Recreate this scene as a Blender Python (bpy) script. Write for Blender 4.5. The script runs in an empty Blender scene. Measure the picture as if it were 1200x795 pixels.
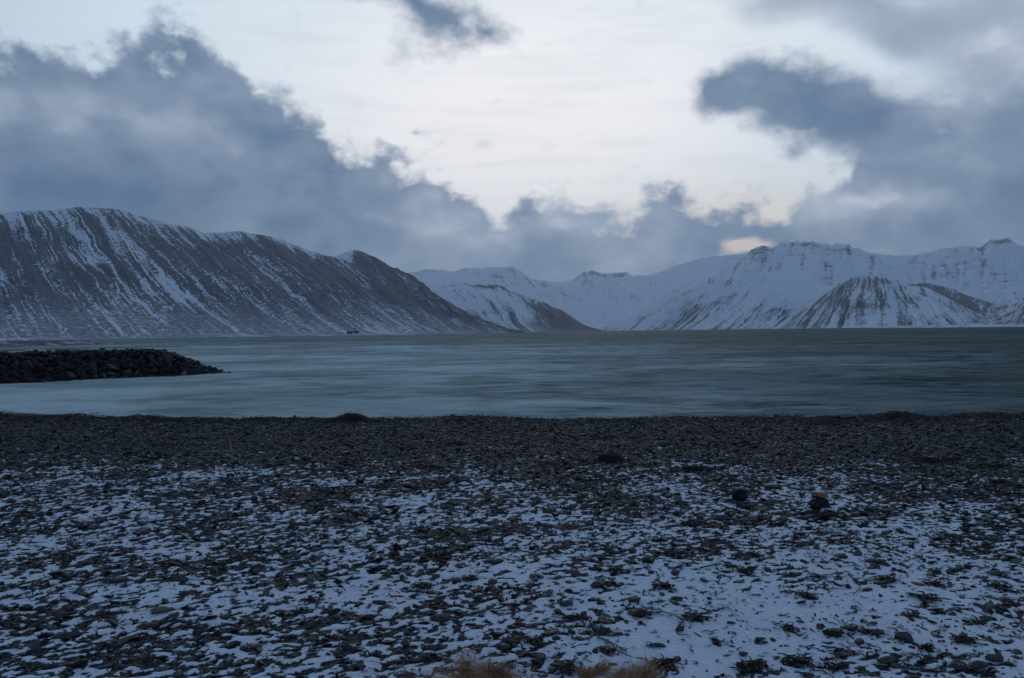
import bpy, math
import numpy as np
from mathutils import Matrix, Vector

rng = np.random.default_rng(11)
scene = bpy.context.scene
COL = scene.collection

# ------------------------------------------------------------------ camera
FPX = 930.0                      # focal length in pixels of the 1200 px wide photograph
CAMZ = 3.2
PITCH = math.atan(9.8 / FPX)
ROLL = math.atan(0.0135)
_F = np.array([0, math.cos(PITCH), -math.sin(PITCH)])
_R0 = np.array([1.0, 0, 0]); _U0 = np.cross(_R0, _F)
_R = math.cos(ROLL) * _R0 - math.sin(ROLL) * _U0
_U = np.cross(_R, _F)

cam_d = bpy.data.cameras.new('camera'); cam = bpy.data.objects.new('camera', cam_d); COL.objects.link(cam)
cam_d.sensor_width = 36; cam_d.lens = FPX / 1200 * 36; cam_d.clip_start = 0.05; cam_d.clip_end = 60000
cam.matrix_world = Matrix(((_R[0], _U[0], -_F[0], 0), (_R[1], _U[1], -_F[1], 0), (_R[2], _U[2], -_F[2], CAMZ), (0, 0, 0, 1)))
scene.camera = cam

def ray(px, py):
    d = _F + _R * (px - 600) / FPX - _U * (py - 397.5) / FPX
    return d
def at_dist(px, py, dist):
    """world point seen at pixel px,py at horizontal distance dist"""
    d = ray(px, py); k = dist / math.hypot(d[0], d[1])
    return np.array([d[0] * k, d[1] * k, CAMZ + d[2] * k])
def ground_pt(px, py, zf=None, z=0.0):
    d = ray(px, py)
    if d[2] >= 0: return None
    for _ in range(12):
        k = (z - CAMZ) / d[2]
        p = d * k
        if zf is None: break
        z = float(zf(np.array([p[0]]), np.array([p[1]]))[0])
    return np.array([p[0], p[1], z])
def project(x, y, z):
    v0, v1, v2 = x, y, z - CAMZ
    a = v0 * _R[0] + v1 * _R[1] + v2 * _R[2]
    b = v0 * _U[0] + v1 * _U[1] + v2 * _U[2]
    c = v0 * _F[0] + v1 * _F[1] + v2 * _F[2]
    c = np.maximum(c, .05)
    return 600 + FPX * a / c, 397.5 - FPX * b / c

# ------------------------------------------------------------------ noise
_perm = np.random.default_rng(5).permutation(512)
_perm = np.concatenate([_perm, _perm])
_ga = np.random.default_rng(6).uniform(0, 2 * math.pi, 512)
_gx, _gy = np.cos(_ga), np.sin(_ga)
def perlin(x, y, seed=0):
    x = np.asarray(x, float) + seed * 17.37; y = np.asarray(y, float) + seed * 5.91
    xi = np.floor(x).astype(int); yi = np.floor(y).astype(int)
    xf = x - xi; yf = y - yi
    u = xf ** 3 * (xf * (xf * 6 - 15) + 10); v = yf ** 3 * (yf * (yf * 6 - 15) + 10)
    def g(ix, iy, dx, dy):
        h = _perm[(_perm[ix & 511] + iy) & 511]
        return _gx[h] * dx + _gy[h] * dy
    a = g(xi, yi, xf, yf); b = g(xi + 1, yi, xf - 1, yf)
    c = g(xi, yi + 1, xf, yf - 1); d = g(xi + 1, yi + 1, xf - 1, yf - 1)
    return 1.4 * ((a * (1 - u) + b * u) * (1 - v) + (c * (1 - u) + d * u) * v)
def fbm(x, y, seed=0, octaves=5, gain=.5, lac=2.03):
    s = 0; a = 1; t = 0
    for o in range(octaves):
        s = s + a * perlin(x, y, seed + o * 3.1); t += a; a *= gain; x = x * lac; y = y * lac
    return s / t
def sstep(a, b, x):
    t = np.clip((x - a) / (b - a), 0, 1); return t * t * (3 - 2 * t)

# ------------------------------------------------------------------ helpers
def tag(o, label=None, cat=None, group=None, kind=None):
    if label: o['label'] = label
    if cat: o['category'] = cat
    if group: o['group'] = group
    if kind: o['kind'] = kind
    return o
def make_mesh(name, verts, faces, mat=None, smooth=False, attrs=None, uv=None):
    """faces: int array (n,3) or (n,4)"""
    verts = np.asarray(verts, np.float32); faces = np.asarray(faces, np.int32)
    me = bpy.data.meshes.new(name)
    n, k = faces.shape
    me.vertices.add(len(verts)); me.vertices.foreach_set('co', verts.ravel())
    me.loops.add(n * k); me.loops.foreach_set('vertex_index', faces.ravel())
    me.polygons.add(n)
    me.polygons.foreach_set('loop_start', np.arange(0, n * k, k, dtype=np.int32))
    me.polygons.foreach_set('loop_total', np.full(n, k, np.int32))
    me.polygons.foreach_set('use_smooth', np.full(n, smooth, bool))
    if attrs:
        for an, av in attrs.items():
            a = me.attributes.new(an, 'FLOAT', 'POINT'); a.data.foreach_set('value', np.asarray(av, np.float32))
    me.update(calc_edges=True); me.validate()
    if mat: me.materials.append(mat)
    return me
def link(name, me, parent=None, loc=None):
    o = bpy.data.objects.new(name, me); COL.objects.link(o)
    if parent: o.parent = parent
    if loc is not None: o.location = loc
    return o
def grid_faces(nu, nv):
    i = np.arange(nu - 1)[:, None]; j = np.arange(nv - 1)[None, :]
    a = (i * nv + j).ravel()
    return np.stack([a, a + nv, a + nv + 1, a + 1], 1)

class NT:
    def __init__(self, tree): self.t = tree; self.n = tree.nodes; self.l = tree.links
    def node(self, typ, **kw):
        nd = self.n.new(typ)
        for k, v in kw.items():
            if k.startswith('_'): continue
            setattr(nd, k, v)
        return nd
    def put(self, nd, key, val):
        s = nd.inputs[key]
        if hasattr(val, 'is_output') or isinstance(val, bpy.types.NodeSocket): self.l.new(val, s)
        else: s.default_value = val
    def math(self, op, a, b=None, c=None, clamp=False):
        nd = self.n.new('ShaderNodeMath'); nd.operation = op; nd.use_clamp = clamp
        self.put(nd, 0, a)
        if b is not None: self.put(nd, 1, b)
        if c is not None: self.put(nd, 2, c)
        return nd.outputs[0]
    def maprange(self, v, a, b, c=0., d=1., smooth=True):
        nd = self.n.new('ShaderNodeMapRange'); nd.interpolation_type = 'SMOOTHSTEP' if smooth else 'LINEAR'
        nd.clamp = True
        self.put(nd, 0, v); self.put(nd, 1, a); self.put(nd, 2, b); self.put(nd, 3, c); self.put(nd, 4, d)
        return nd.outputs[0]
    def noise(self, vec, scale, detail=4., rough=.5, dist=0., dim='3D'):
        nd = self.n.new('ShaderNodeTexNoise'); nd.noise_dimensions = dim
        if vec is not None: self.put(nd, 'Vector', vec)
        self.put(nd, 'Scale', scale); self.put(nd, 'Detail', detail); self.put(nd, 'Roughness', rough); self.put(nd, 'Distortion', dist)
        return nd.outputs[0]
    def mix(self, f, a, b):
        nd = self.n.new('ShaderNodeMix'); nd.data_type = 'RGBA'
        self.put(nd, 0, f); self.put(nd, 6, a); self.put(nd, 7, b)
        return nd.outputs[2]
    def mapping(self, vec, loc=(0, 0, 0), rot=(0, 0, 0), sc=(1, 1, 1), typ='POINT'):
        nd = self.n.new('ShaderNodeMapping'); nd.vector_type = typ
        self.put(nd, 0, vec); self.put(nd, 'Location', loc) if typ != 'VECTOR' else None
        self.put(nd, 'Rotation', rot); self.put(nd, 'Scale', sc)
        return nd.outputs[0]
    def comb(self, x, y, z=0.):
        nd = self.n.new('ShaderNodeCombineXYZ'); self.put(nd, 0, x); self.put(nd, 1, y); self.put(nd, 2, z); return nd.outputs[0]
    def ramp(self, v, stops, interp='LINEAR'):
        nd = self.n.new('ShaderNodeValToRGB'); cr = nd.color_ramp; cr.interpolation = interp
        while len(cr.elements) < len(stops): cr.elements.new(.5)
        for e, (p, c) in zip(cr.elements, stops):
            e.position = p; e.color = (*c, 1) if len(c) == 3 else c
        self.put(nd, 0, v); return nd.outputs[0]
    def bump(self, h, strength, dist, normal=None):
        nd = self.n.new('ShaderNodeBump'); self.put(nd, 'Strength', strength); self.put(nd, 'Distance', dist); self.put(nd, 'Height', h)
        if normal: self.put(nd, 'Normal', normal)
        return nd.outputs[0]
    def attr(self, name):
        nd = self.n.new('ShaderNodeAttribute'); nd.attribute_name = name; return nd.outputs['Fac']
def material(name):
    m = bpy.data.materials.new(name); m.use_nodes = True
    t = NT(m.node_tree); b = t.n['Principled BSDF']
    return m, t, b
def C4(c): return (c[0], c[1], c[2], 1.0)
def lin(r, g, b):
    f = lambda v: (v / 255 / 12.92) if v / 255 <= .04045 else ((v / 255 + .055) / 1.055) ** 2.4
    return (f(r), f(g), f(b))

# ------------------------------------------------------------------ world
SUN_EL, SUN_AZ = 3.5, 16.0           # degrees; azimuth measured from +Y to +X
w = bpy.data.worlds.new("World"); scene.world = w; w.use_nodes = True
t = NT(w.node_tree); bg = t.n['Background']
def azel(px, py):
    d = ray(px, py); return math.atan2(d[0], d[1]), math.atan2(d[2], math.hypot(d[0], d[1]))
tc = t.node('ShaderNodeTexCoord'); dirv = tc.outputs['Generated']
nrm = t.node('ShaderNodeVectorMath', operation='NORMALIZE'); t.put(nrm, 0, dirv); dirv = nrm.outputs[0]
sep = t.node('ShaderNodeSeparateXYZ'); t.put(sep, 0, dirv)
az = t.math('ARCTAN2', sep.outputs[0], sep.outputs[1])
el = t.math('ARCSINE', sep.outputs[2])
AE = t.comb(az, el)
# turbulence that warps the cloud outlines: coarse billows plus fine edges, drawn out along the wind
wl = t.mapping(dirv, sc=(1, 1, 1.45), rot=(0, .22, 0))
def cnoise(scale, detail, rough, off):
    nd = t.n.new('ShaderNodeTexNoise'); t.put(nd, 'Vector', t.mapping(wl, loc=off)); t.put(nd, 'Scale', scale); t.put(nd, 'Detail', detail); t.put(nd, 'Roughness', rough)
    return nd.outputs
wc = cnoise(9., 3., .5, (3.1, 0, 0))[1]
ws = t.node('ShaderNodeVectorMath', operation='SUBTRACT'); t.put(ws, 0, wc); ws.inputs[1].default_value = (.5, .5, .5)
wm = t.node('ShaderNodeVectorMath', operation='SCALE'); t.put(wm, 0, ws.outputs[0]); wm.inputs['Scale'].default_value = .060
wa = t.node('ShaderNodeVectorMath', operation='ADD'); t.put(wa, 0, AE); t.put(wa, 1, wm.outputs[0])
P = wa.outputs[0]
ps = t.node('ShaderNodeSeparateXYZ'); t.put(ps, 0, P)
n_big = cnoise(7., 6., .55, (0, 1.7, 0))[0]
n_mid = cnoise(20., 6., .55, (0, 0, 4.3))[0]
n_fine = cnoise(48., 4., .55, (2, 0, 4.3))[0]
# top edge of the low cloud bank as a curve of azimuth
bank = [(-200, 60), (-60, 45), (0, 38), (40, 44), (75, 66), (100, 62), (125, 48), (150, 38), (200, 42), (240, 46), (275, 72), (305, 104), (350, 118), (395, 146), (410, 166),
        (440, 182), (490, 196), (540, 214), (565, 230), (588, 246), (604, 240), (628, 230), (665, 238), (700, 243), (735, 254), (760, 236), (785, 226), (820, 240),
        (870, 238), (940, 238), (962, 222), (985, 192), (1010, 165), (1050, 140), (1090, 120), (1130, 90), (1170, 60), (1210, 40), (1400, 0)]
fc = t.node('ShaderNodeFloatCurve')
A0, A1, E0, E1 = -1.0, 1.0, 0.0, 0.6
cv = fc.mapping.curves[0]
pts = []
for (px, py) in bank:
    a, e = azel(px, py); pts.append(((a - A0) / (A1 - A0), (e - E0) / (E1 - E0)))
pts = [(0, .75), (0.12, .7)] + pts + [(.95, .8), (1, .8)]
pts = sorted([p for p in pts if 0 <= p[0] <= 1])
while len(cv.points) < len(pts): cv.points.new(.5, .5)
for q, p in zip(cv.points, pts):
    q.location = p; q.handle_type = 'AUTO_CLAMPED'
fc.mapping.update()
t.put(fc, 'Value', t.maprange(ps.outputs[0], A0, A1, smooth=False))
ebank = t.math('MULTIPLY', fc.outputs[0], E1 - E0)
above = t.math('SUBTRACT', ebank, ps.outputs[1])         # positive inside the bank
edge_n = t.math('ADD', t.math('MULTIPLY', t.math('SUBTRACT', n_mid, .5), .13), t.math('MULTIPLY', t.math('SUBTRACT', n_fine, .5), .05))
dens = t.maprange(t.math('ADD', above, edge_n), -.012, .027)
def blob(px, py, rx, ry, rot=0., vec=P):
    a, e = azel(px, py)
    m = t.mapping(vec, loc=(a, e, 0), rot=(0, 0, math.radians(rot)), sc=(rx / FPX, ry / FPX, 1), typ='TEXTURE')
    # distance in the az/el plane only
    s = t.node('ShaderNodeVectorMath', operation='MULTIPLY'); t.put(s, 0, m); s.inputs[1].default_value = (1, 1, 0)
    g = t.node('ShaderNodeTexGradient', gradient_type='QUADRATIC_SPHERE'); t.put(g, 0, s.outputs[0])
    return g.outputs[1]
def accumulate(lst, start=None):
    acc = start
    for (px, py, rx, ry, rot, amp) in lst:
        b = blob(px, py, rx, ry, rot)
        acc = t.math('MULTIPLY', b, amp) if acc is None else t.math('MULTIPLY_ADD', b, amp, acc)
    return acc
# separate clouds (pixel centre, radii, tilt, weight)
c2 = accumulate([
    (880, 100, 95, 62, 0, 2.0), (950, 125, 130, 75, -8, 2.1), (1040, 150, 120, 85, -20, 2.3), (900, 150, 60, 60, 0, .9), (1090, 200, 120, 100, 0, 2.),
    (1010, 215, 90, 75, 0, 1.2), (855, 112, 60, 40, 0, 1.0), (925, 185, 40, 36, 0, .9),
    (490, 4, 190, 66, -14, 1.45), (570, 38, 130, 36, -14, 1.2), (470, 70, 110, 60, 0, .5), (478, 157, 34, 12, 0, 1.), (170, 60, 95, 45, 0, .7), (240, 62, 80, 50, 0, .8),
    (905, 262, 160, 34, 0, 1.3), (800, 248, 90, 26, 0, 1.0), (690, 255, 90, 26, 0, .8),
    (878, 292, 56, 18, -4, -3.), (590, 232, 30, 20, 20, -.8), (650, 258, 30, 12, 0, -.8), (755, 275, 40, 10, 0, -.7), (965, 200, 46, 40, 0, -1.3), (330, 90, 60, 24, -30, -.5)])
c2 = t.math('ADD', c2, t.math('MULTIPLY', t.math('SUBTRACT', n_mid, .5), 2.3))
c2 = t.math('ADD', c2, t.math('MULTIPLY', t.math('SUBTRACT', n_fine, .5), .5))
d2 = t.maprange(c2, .22, 1.45)
hole = t.maprange(accumulate([(880, 292, 74, 26, -4, 1.15), (592, 244, 20, 18, 20, .8), (745, 270, 44, 12, 0, .5)], t.math('MULTIPLY', t.math('SUBTRACT', n_mid, .5), 1.0)), .25, .75)
dens = t.math('MULTIPLY', dens, t.math('SUBTRACT', 1., t.math('MULTIPLY', hole, .85)))
dens = t.math('MAXIMUM', dens, d2)
# thin high veil at the upper right
veil = accumulate([(1020, 10, 260, 70, -10, .9), (1180, 60, 170, 120, -20, 1.2), (900, 5, 150, 40, -10, .5), (1230, 200, 160, 200, 0, 1.4), (1060, 45, 130, 40, -14, .6)])
veil = t.math('ADD', veil, t.math('MULTIPLY', t.math('SUBTRACT', n_big, .5), 1.1))
veil = t.maprange(veil, .1, 1.1)
# colours
sky_lo, sky_hi = [q * 1.12 for q in lin(249, 247, 248)], [q * 1.1 for q in lin(208, 224, 236)]
nish = t.node('ShaderNodeTexSky', sky_type='NISHITA'); nish.sun_disc = False
nish.sun_elevation = math.radians(SUN_EL); nish.sun_rotation = math.radians(SUN_AZ); nish.air_density = 1.; nish.dust_density = .6; nish.ozone_density = 2.
t.put(nish, 'Vector', dirv)
# bright thin overcast in front of the low sun, fading to the blue dusk sky overhead and behind
core = blob(620, 150, 1150, 620, 0, AE)
core = t.math('POWER', core, .5)
streak = t.noise(t.mapping(dirv, sc=(3, 3, 22), rot=(0, .05, 0)), 3., 4., .5)
bright = t.mix(t.maprange(core, .55, .97), C4(sky_hi), C4(sky_lo))
bright = t.mix(t.math('MULTIPLY', t.maprange(streak, .4, .75), .28), bright, C4(lin(216, 224, 236)))
bright = t.mix(blob(850, 285, 330, 110, 0, AE), bright, C4(lin(255, 238, 212)))
dusk = t.node('ShaderNodeVectorMath', operation='MULTIPLY'); t.put(dusk, 0, nish.outputs[0]); dusk.inputs[1].default_value = (.032, .042, .058)
dusk = t.mix(.8, dusk.outputs[0], C4((.094, .176, .335)))
glow = t.maprange(core, .12, .62)
clear = t.mix(glow, dusk, bright)
# cloud body: blue grey base, paler billows, lower left deepest
shade = t.math('ADD', t.math('MULTIPLY', n_big, .75), t.math('MULTIPLY', n_mid, .45))
shade = t.math('ADD', shade, accumulate([(150, 140, 260, 46, -8, .20), (470, 225, 170, 70, -20, .16), (650, 270, 280, 60, 0, .34), (600, 320, 500, 50, 0, .14), (60, 225, 330, 90, 0, -.26), (60, 70, 90, 50, 0, -.12),
        (230, 70, 110, 50, 0, -.10), (1000, 140, 170, 60, -12, -.16), (1130, 260, 240, 60, 0, -.04), (1150, 60, 160, 90, 0, .30), (990, 232, 120, 50, 0, .28), (330, 165, 130, 40, -20, -.14), (1050, 238, 150, 34, 0, .26), (450, 262, 120, 26, -10, .12), (610, 250, 60, 30, 0, -.12), (690, 262, 60, 22, 0, -.10), (400, 235, 120, 30, -20, -.10), (505, 15, 140, 50, -14, -.08)]))
cloudc = t.ramp(t.maprange(shade, .33, .95, smooth=False), [(0, lin(88, 116, 149)), (.25, lin(107, 130, 159)), (.5, lin(133, 151, 176)), (.75, lin(164, 179, 199)), (1, lin(206, 214, 227))])
thin = t.math('MULTIPLY', t.math('SUBTRACT', 1., dens), .6)
cloudc = t.mix(t.math('MULTIPLY', t.maprange(core, .05, .5), 1.), C4((.094, .176, .335)), cloudc)
sky = t.mix(t.math('MULTIPLY', veil, .85), clear, t.mix(.5, cloudc, C4(lin(150, 166, 186))))
cloudc = t.mix(t.math('MULTIPLY', thin, .5), cloudc, C4(lin(176, 189, 206)))
sky = t.mix(dens, sky, cloudc)
# the eastern half of the sky, behind the beach: paler blue near the horizon
backw = t.math('MULTIPLY', t.maprange(sep.outputs[1], .25, -.35), t.maprange(sep.outputs[2], .75, .1))
sky = t.mix(backw, sky, C4((.33, .455, .62)))
below = t.maprange(sep.outputs[2], -.02, .0)
sky = t.mix(below, C4((.05, .07, .09)), sky)
t.l.new(sky, bg.inputs[0]); bg.inputs[1].default_value = 1.0
w.cycles.sampling_method = 'MANUAL'; w.cycles.sample_map_resolution = 512

sd = bpy.data.lights.new('sun', 'SUN'); sun = bpy.data.objects.new('sun', sd); COL.objects.link(sun)
sd.energy = .05; sd.angle = math.radians(30); sd.color = (1, .93, .86)
sa, se = math.radians(SUN_AZ), math.radians(9.)
dv = Vector((math.sin(sa) * math.cos(se), math.cos(sa) * math.cos(se), math.sin(se)))
sun.rotation_euler = dv.to_track_quat('Z', 'Y').to_euler()

# ------------------------------------------------------------------ materials
def mountain_mat(name, rock, rock2, snow_amt, streak, strat=.3, dusty=.42, w1=1.45, w2=1.0, mott=.8, patch=.7, sharp=0.):
    m, t, b = material(name)
    uv = t.comb(t.attr('along'), t.attr('down'))
    geo = t.node('ShaderNodeNewGeometry'); pos = geo.outputs['Position']
    wn = t.n.new('ShaderNodeTexNoise'); t.put(wn, 'Vector', pos); wn.inputs['Scale'].default_value = .012; wn.inputs['Detail'].default_value = 4.
    wv = t.node('ShaderNodeVectorMath', operation='MULTIPLY_ADD'); t.put(wv, 0, wn.outputs[1]); wv.inputs[1].default_value = (.18, .05, 0); t.put(wv, 2, uv); uv = wv.outputs[0]
    patchy = t.noise(t.mapping(uv, sc=(1.5, 3.6, 1), loc=(9, 4, 0)), 1., 4., .65, .6)
    st = t.noise(t.mapping(uv, sc=(streak, 3.2, 1)), 1., 4., .6, .25)
    st2 = t.noise(t.mapping(uv, sc=(streak * .38, 2.2, 1), loc=(5, 2, 0)), 1., 5., .6, .5)
    pn = t.noise(pos, .035, 5., .65); pn2 = t.noise(pos, .16, 4., .65)
    strata = t.noise(t.mapping(pos, sc=(.006, .006, .07)), 1., 4., .6, .3)
    v = t.math('ADD', t.math('MULTIPLY', st, w1), t.math('MULTIPLY', st2, w2))
    v = t.math('ADD', v, t.math('MULTIPLY', pn, .35)); v = t.math('ADD', v, t.math('MULTIPLY', pn2, mott))
    v = t.math('ADD', v, t.math('MULTIPLY', strata, strat))
    v = t.math('SUBTRACT', v, (w1 + w2 + .35 + mott) * .5 + strat * .5)
    v = t.math('ADD', v, t.math('MULTIPLY', t.math('SUBTRACT', patchy, .5), patch))
    v = t.math('ADD', v, t.attr('snow')); v = t.math('ADD', v, snow_amt)
    s = t.maprange(v, -.13 + sharp, .24 - sharp)
    rk = t.mix(t.maprange(pn, .35, .65), C4(rock), C4(rock2))
    rk = t.mix(t.maprange(st2, .35, .7), rk, C4([c * 1.35 for c in rock2]))
    apron = t.attr('apron')                                            # frosted heather and grass at the foot
    rk = t.mix(apron, rk, t.mix(t.maprange(pn2, .35, .65), C4((.24, .20, .215)), C4((.56, .56, .60))))
    dust = t.mix(t.maprange(t.math('ADD', t.math('MULTIPLY', pn2, .5), t.math('MULTIPLY', st, .5)), .32, .66), C4((.06, .06, .065)), C4((.36, .37, .40)))
    rk = t.mix(dusty, rk, dust)
    colr = t.mix(s, rk, C4((.80, .82, .85)))
    t.put(b, 'Base Color', colr); b.inputs['Roughness'].default_value = .85; b.inputs['Specular IOR Level'].default_value = .2
    t.put(b, 'Normal', t.bump(t.math('ADD', pn, st), .6, 5.))
    return m

# ------------------------------------------------------------------ mountains
def loft(name, label, mat, ridge, shore, nu=700, nv=200, ga=12., gw=60., seed=1, conc=1.15, foot=.82, foot_h=.02, back=900., apron=(.8, .95), snowf=None, ridge_noise=2.5, z0=-3.):
    """ridge: (px, py, dist); shore: (ridge px, shore px, dist). The fall lines run from ridge to shore."""
    ridge = np.array(ridge, float); shore = np.array(shore, float)
    px = np.linspace(ridge[0, 0], ridge[-1, 0], nu)
    py = np.interp(px, ridge[:, 0], ridge[:, 1]); rd = np.interp(px, ridge[:, 0], ridge[:, 2])
    # soften corners a little
    k = np.array([1, 2, 3, 2, 1.]); k /= k.sum()
    sm = lambda a: np.convolve(np.pad(a, 2, mode='edge'), k, 'valid')
    py = sm(py); rd = sm(sm(rd))
    sp = np.interp(px, shore[:, 0], shore[:, 1]); sdist = np.interp(px, shore[:, 0], shore[:, 2])
    for _ in range(6): sp = sm(sp); sdist = sm(sdist)
    top = np.array([at_dist(a, b_, c) for a, b_, c in zip(px, py, rd)])
    bot = np.array([at_dist(a, 390, c) for a, c in zip(sp, sdist)]); bot[:, 2] = z0
    along = np.concatenate([[0], np.cumsum(np.linalg.norm(np.diff(top[:, :2], axis=0), axis=1))])
    along2 = np.concatenate([[0], np.cumsum(np.linalg.norm(np.diff(bot[:, :2], axis=0), axis=1))])
    al = (along + along2) / 2
    v = np.linspace(0, 1, nv) ** 1.1
    V = v[None, :] * np.ones((nu, 1)); AL = al[:, None] * np.ones((1, nv))
    H = top[:, 2][:, None]
    X = top[:, 0][:, None] * (1 - V) + bot[:, 0][:, None] * V
    Y = top[:, 1][:, None] * (1 - V) + bot[:, 1][:, None] * V
    g = (1 - np.minimum(V / foot, 1)) ** conc * (1 - foot_h) + foot_h * (1 - V ** 3)
    # blend the kink
    Z = z0 + (H - z0) * g
    mask = np.clip(V / .10, 0, 1) ** .7 * np.clip((foot * 1.03 - V) / .25, 0, 1)
    hs = np.clip(H / 120., .15, 1)
    wob = fbm(AL / 300, V * 3, seed + 9, 3) * gw * 1.2 * V
    r1 = fbm((AL + wob) / gw, V * 1.3, seed, 3); r2 = fbm((AL + wob) / (gw * .35), V * 2.6, seed + 4, 4)
    rdg = 1 - np.abs(r1) * 2.4
    big = fbm(AL / (gw * 5), V * 1.5, seed + 20, 3)
    gul = rdg * .6 + r2 * .55
    iso = fbm(X / 60, Y / 60, seed + 30, 5)
    Z = Z + mask * hs * (ga * gul + ga * 1.6 * big + ga * .5 * iso)
    Z[:, 0] += fbm(al / 25, al * 0, seed + 50, 4) * ridge_noise * 2
    # back slope
    nb = 14; vb = np.linspace(0, 1, nb + 1)[1:]
    dirb = np.stack([top[:, 0], top[:, 1]], 1); dirb /= np.linalg.norm(dirb, axis=1)[:, None]
    XB = top[:, 0][:, None] + dirb[:, 0][:, None] * back * vb; YB = top[:, 1][:, None] + dirb[:, 1][:, None] * back * vb
    ZB = z0 + (Z[:, :1] - z0) * (1 - vb) ** 1.1 + 0
    X = np.concatenate([XB[:, ::-1], X], 1); Y = np.concatenate([YB[:, ::-1], Y], 1); Z = np.concatenate([ZB[:, ::-1], Z], 1)
    snow = -(gul - .3) * .30 + (big * -.25)
    if snowf is not None: snow = snow + snowf(px[:, None] * np.ones((1, nv)), V, AL)
    ap = sstep(apron[0], apron[1], V + .05 * fbm(AL / 80, V * 8, seed + 60, 3))
    pad = lambda a, val: np.concatenate([np.full((nu, nb), val), a], 1)
    verts = np.stack([X, Y, Z], -1).reshape(-1, 3)
    me = make_mesh(name, verts, grid_faces(nu, nv + nb), mat, True, {'along': pad(AL, 0).ravel() / 100, 'down': pad(V, 0).ravel(), 'snow': pad(snow, .3).ravel(), 'apron': pad(ap, 0).ravel()})
    o = link(name, me); tag(o, label, 'mountain', kind='structure'); return o

brown1, brown2 = (.045, .043, .046), (.088, .068, .064)
m_near = mountain_mat('gullied_mountain_snow_and_rock', brown1, brown2, .0, 13., .3)
m_left = mountain_mat('mottled_scree_and_snow_streaks', (.048, .048, .058), (.094, .072, .082), -.08, 19., .25, .42, 2.0, 1.3, 1.5, .95, .07)
m_far = mountain_mat('far_mountain_snow', (.07, .075, .085), (.10, .10, .105), .03, 4.5, 1.25)

def g2(px, V, cx, cv, rx, rv): return np.exp(-((px - cx) / rx) ** 2 - ((V - cv) / rv) ** 2)

ridge1 = [(-420, 262, 1500), (-300, 240, 1550), (-200, 256, 1600), (-100, 246, 1650), (0, 250, 1700), (30, 248, 1720), (60, 247, 1740), (90, 243, 1750), (120, 244, 1760), (140, 247, 1780), (150, 250, 1790), (180, 257, 1800), (200, 263, 1820), (220, 266, 1840),
          (230, 270, 1850), (240, 274, 1860), (262, 273, 1870), (280, 271, 1880), (310, 276, 1900), (330, 281, 1920), (345, 288, 1930), (370, 296, 1950), (388, 301, 1960), (398, 299, 1965), (405, 296, 1970), (415, 293, 1980), (424, 295, 1980), (432, 299, 1960),
          (450, 308, 1900), (480, 326, 1800), (510, 345, 1680), (540, 362, 1560), (565, 374, 1450), (590, 384, 1300), (612, 389, 1180)]
shore1 = [(-420, -430, 800), (-200, -110, 850), (0, 110, 900), (100, 285, 930), (200, 415, 960), (300, 508, 1000), (400, 560, 1040), (430, 572, 1050), (480, 588, 1060), (540, 603, 1080), (612, 618, 1100)]
def snow1(px, V, AL):
    s = -.10 - .05 * sstep(300, 420, px)
    s = s + .34 * np.exp(-(V / .07) ** 2) * (1 - sstep(395, 440, px) * .8)
    s = s + .75 * g2(px, V, 403, .0, 9, .10) + .12 * fbm(AL / 180, V * 3, 222, 4) * 2 + .10 * sstep(200, 0, px) * sstep(.3, .6, V)
    s = s + .30 * g2(px, V, 60, .33, 40, .05) + .25 * g2(px, V, 120, .5, 10, .3) + .15 * g2(px, V, 20, .1, 60, .07) - .15 * g2(px, V, 430, .2, 30, .4) - .12 * g2(px, V, 130, .75, 80, .12)
    s = s + .14 * sstep(.55, .80, V)
    return s
loft('mountain', 'long brown mountain streaked with diagonal snow gullies above the left shore', m_left, ridge1, shore1, nu=1400, nv=300, ga=13, gw=48, seed=1, snowf=snow1, conc=1.25, foot=.82, foot_h=.055, apron=(.55, .78), ridge_noise=2)

def snow3(px, V, AL):
    s = .42 + 0 * V - .62 * sstep(570, 640, px) * sstep(.03, .15, V) - .35 * sstep(.35, .75, V)
    s = s - .55 * g2(px, V, 578, .06, 26, .07) - .35 * g2(px, V, 540, .05, 40, .04) - .25 * sstep(.78, .95, V)
    return s
loft('mountain', 'lower snowy spur with dark crags on its crest beyond the brown mountain', m_near,
     [(380, 350, 3000), (440, 345, 2900), (500, 336, 2800), (540, 332, 2700), (565, 334, 2650), (580, 333, 2600), (590, 336, 2580), (600, 342, 2560), (625, 349, 2450), (645, 359, 2350), (665, 370, 2250), (681, 380, 2100), (705, 387.5, 1900), (725, 389, 1700)],
     [(380, 520, 1400), (540, 610, 1350), (580, 650, 1340), (600, 672, 1330), (645, 700, 1320), (705, 722, 1320), (725, 730, 1320)], nu=600, nv=180, ga=12, gw=45, seed=3, snowf=snow3, foot=.84, foot_h=.03, apron=(.70, .88))

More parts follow.
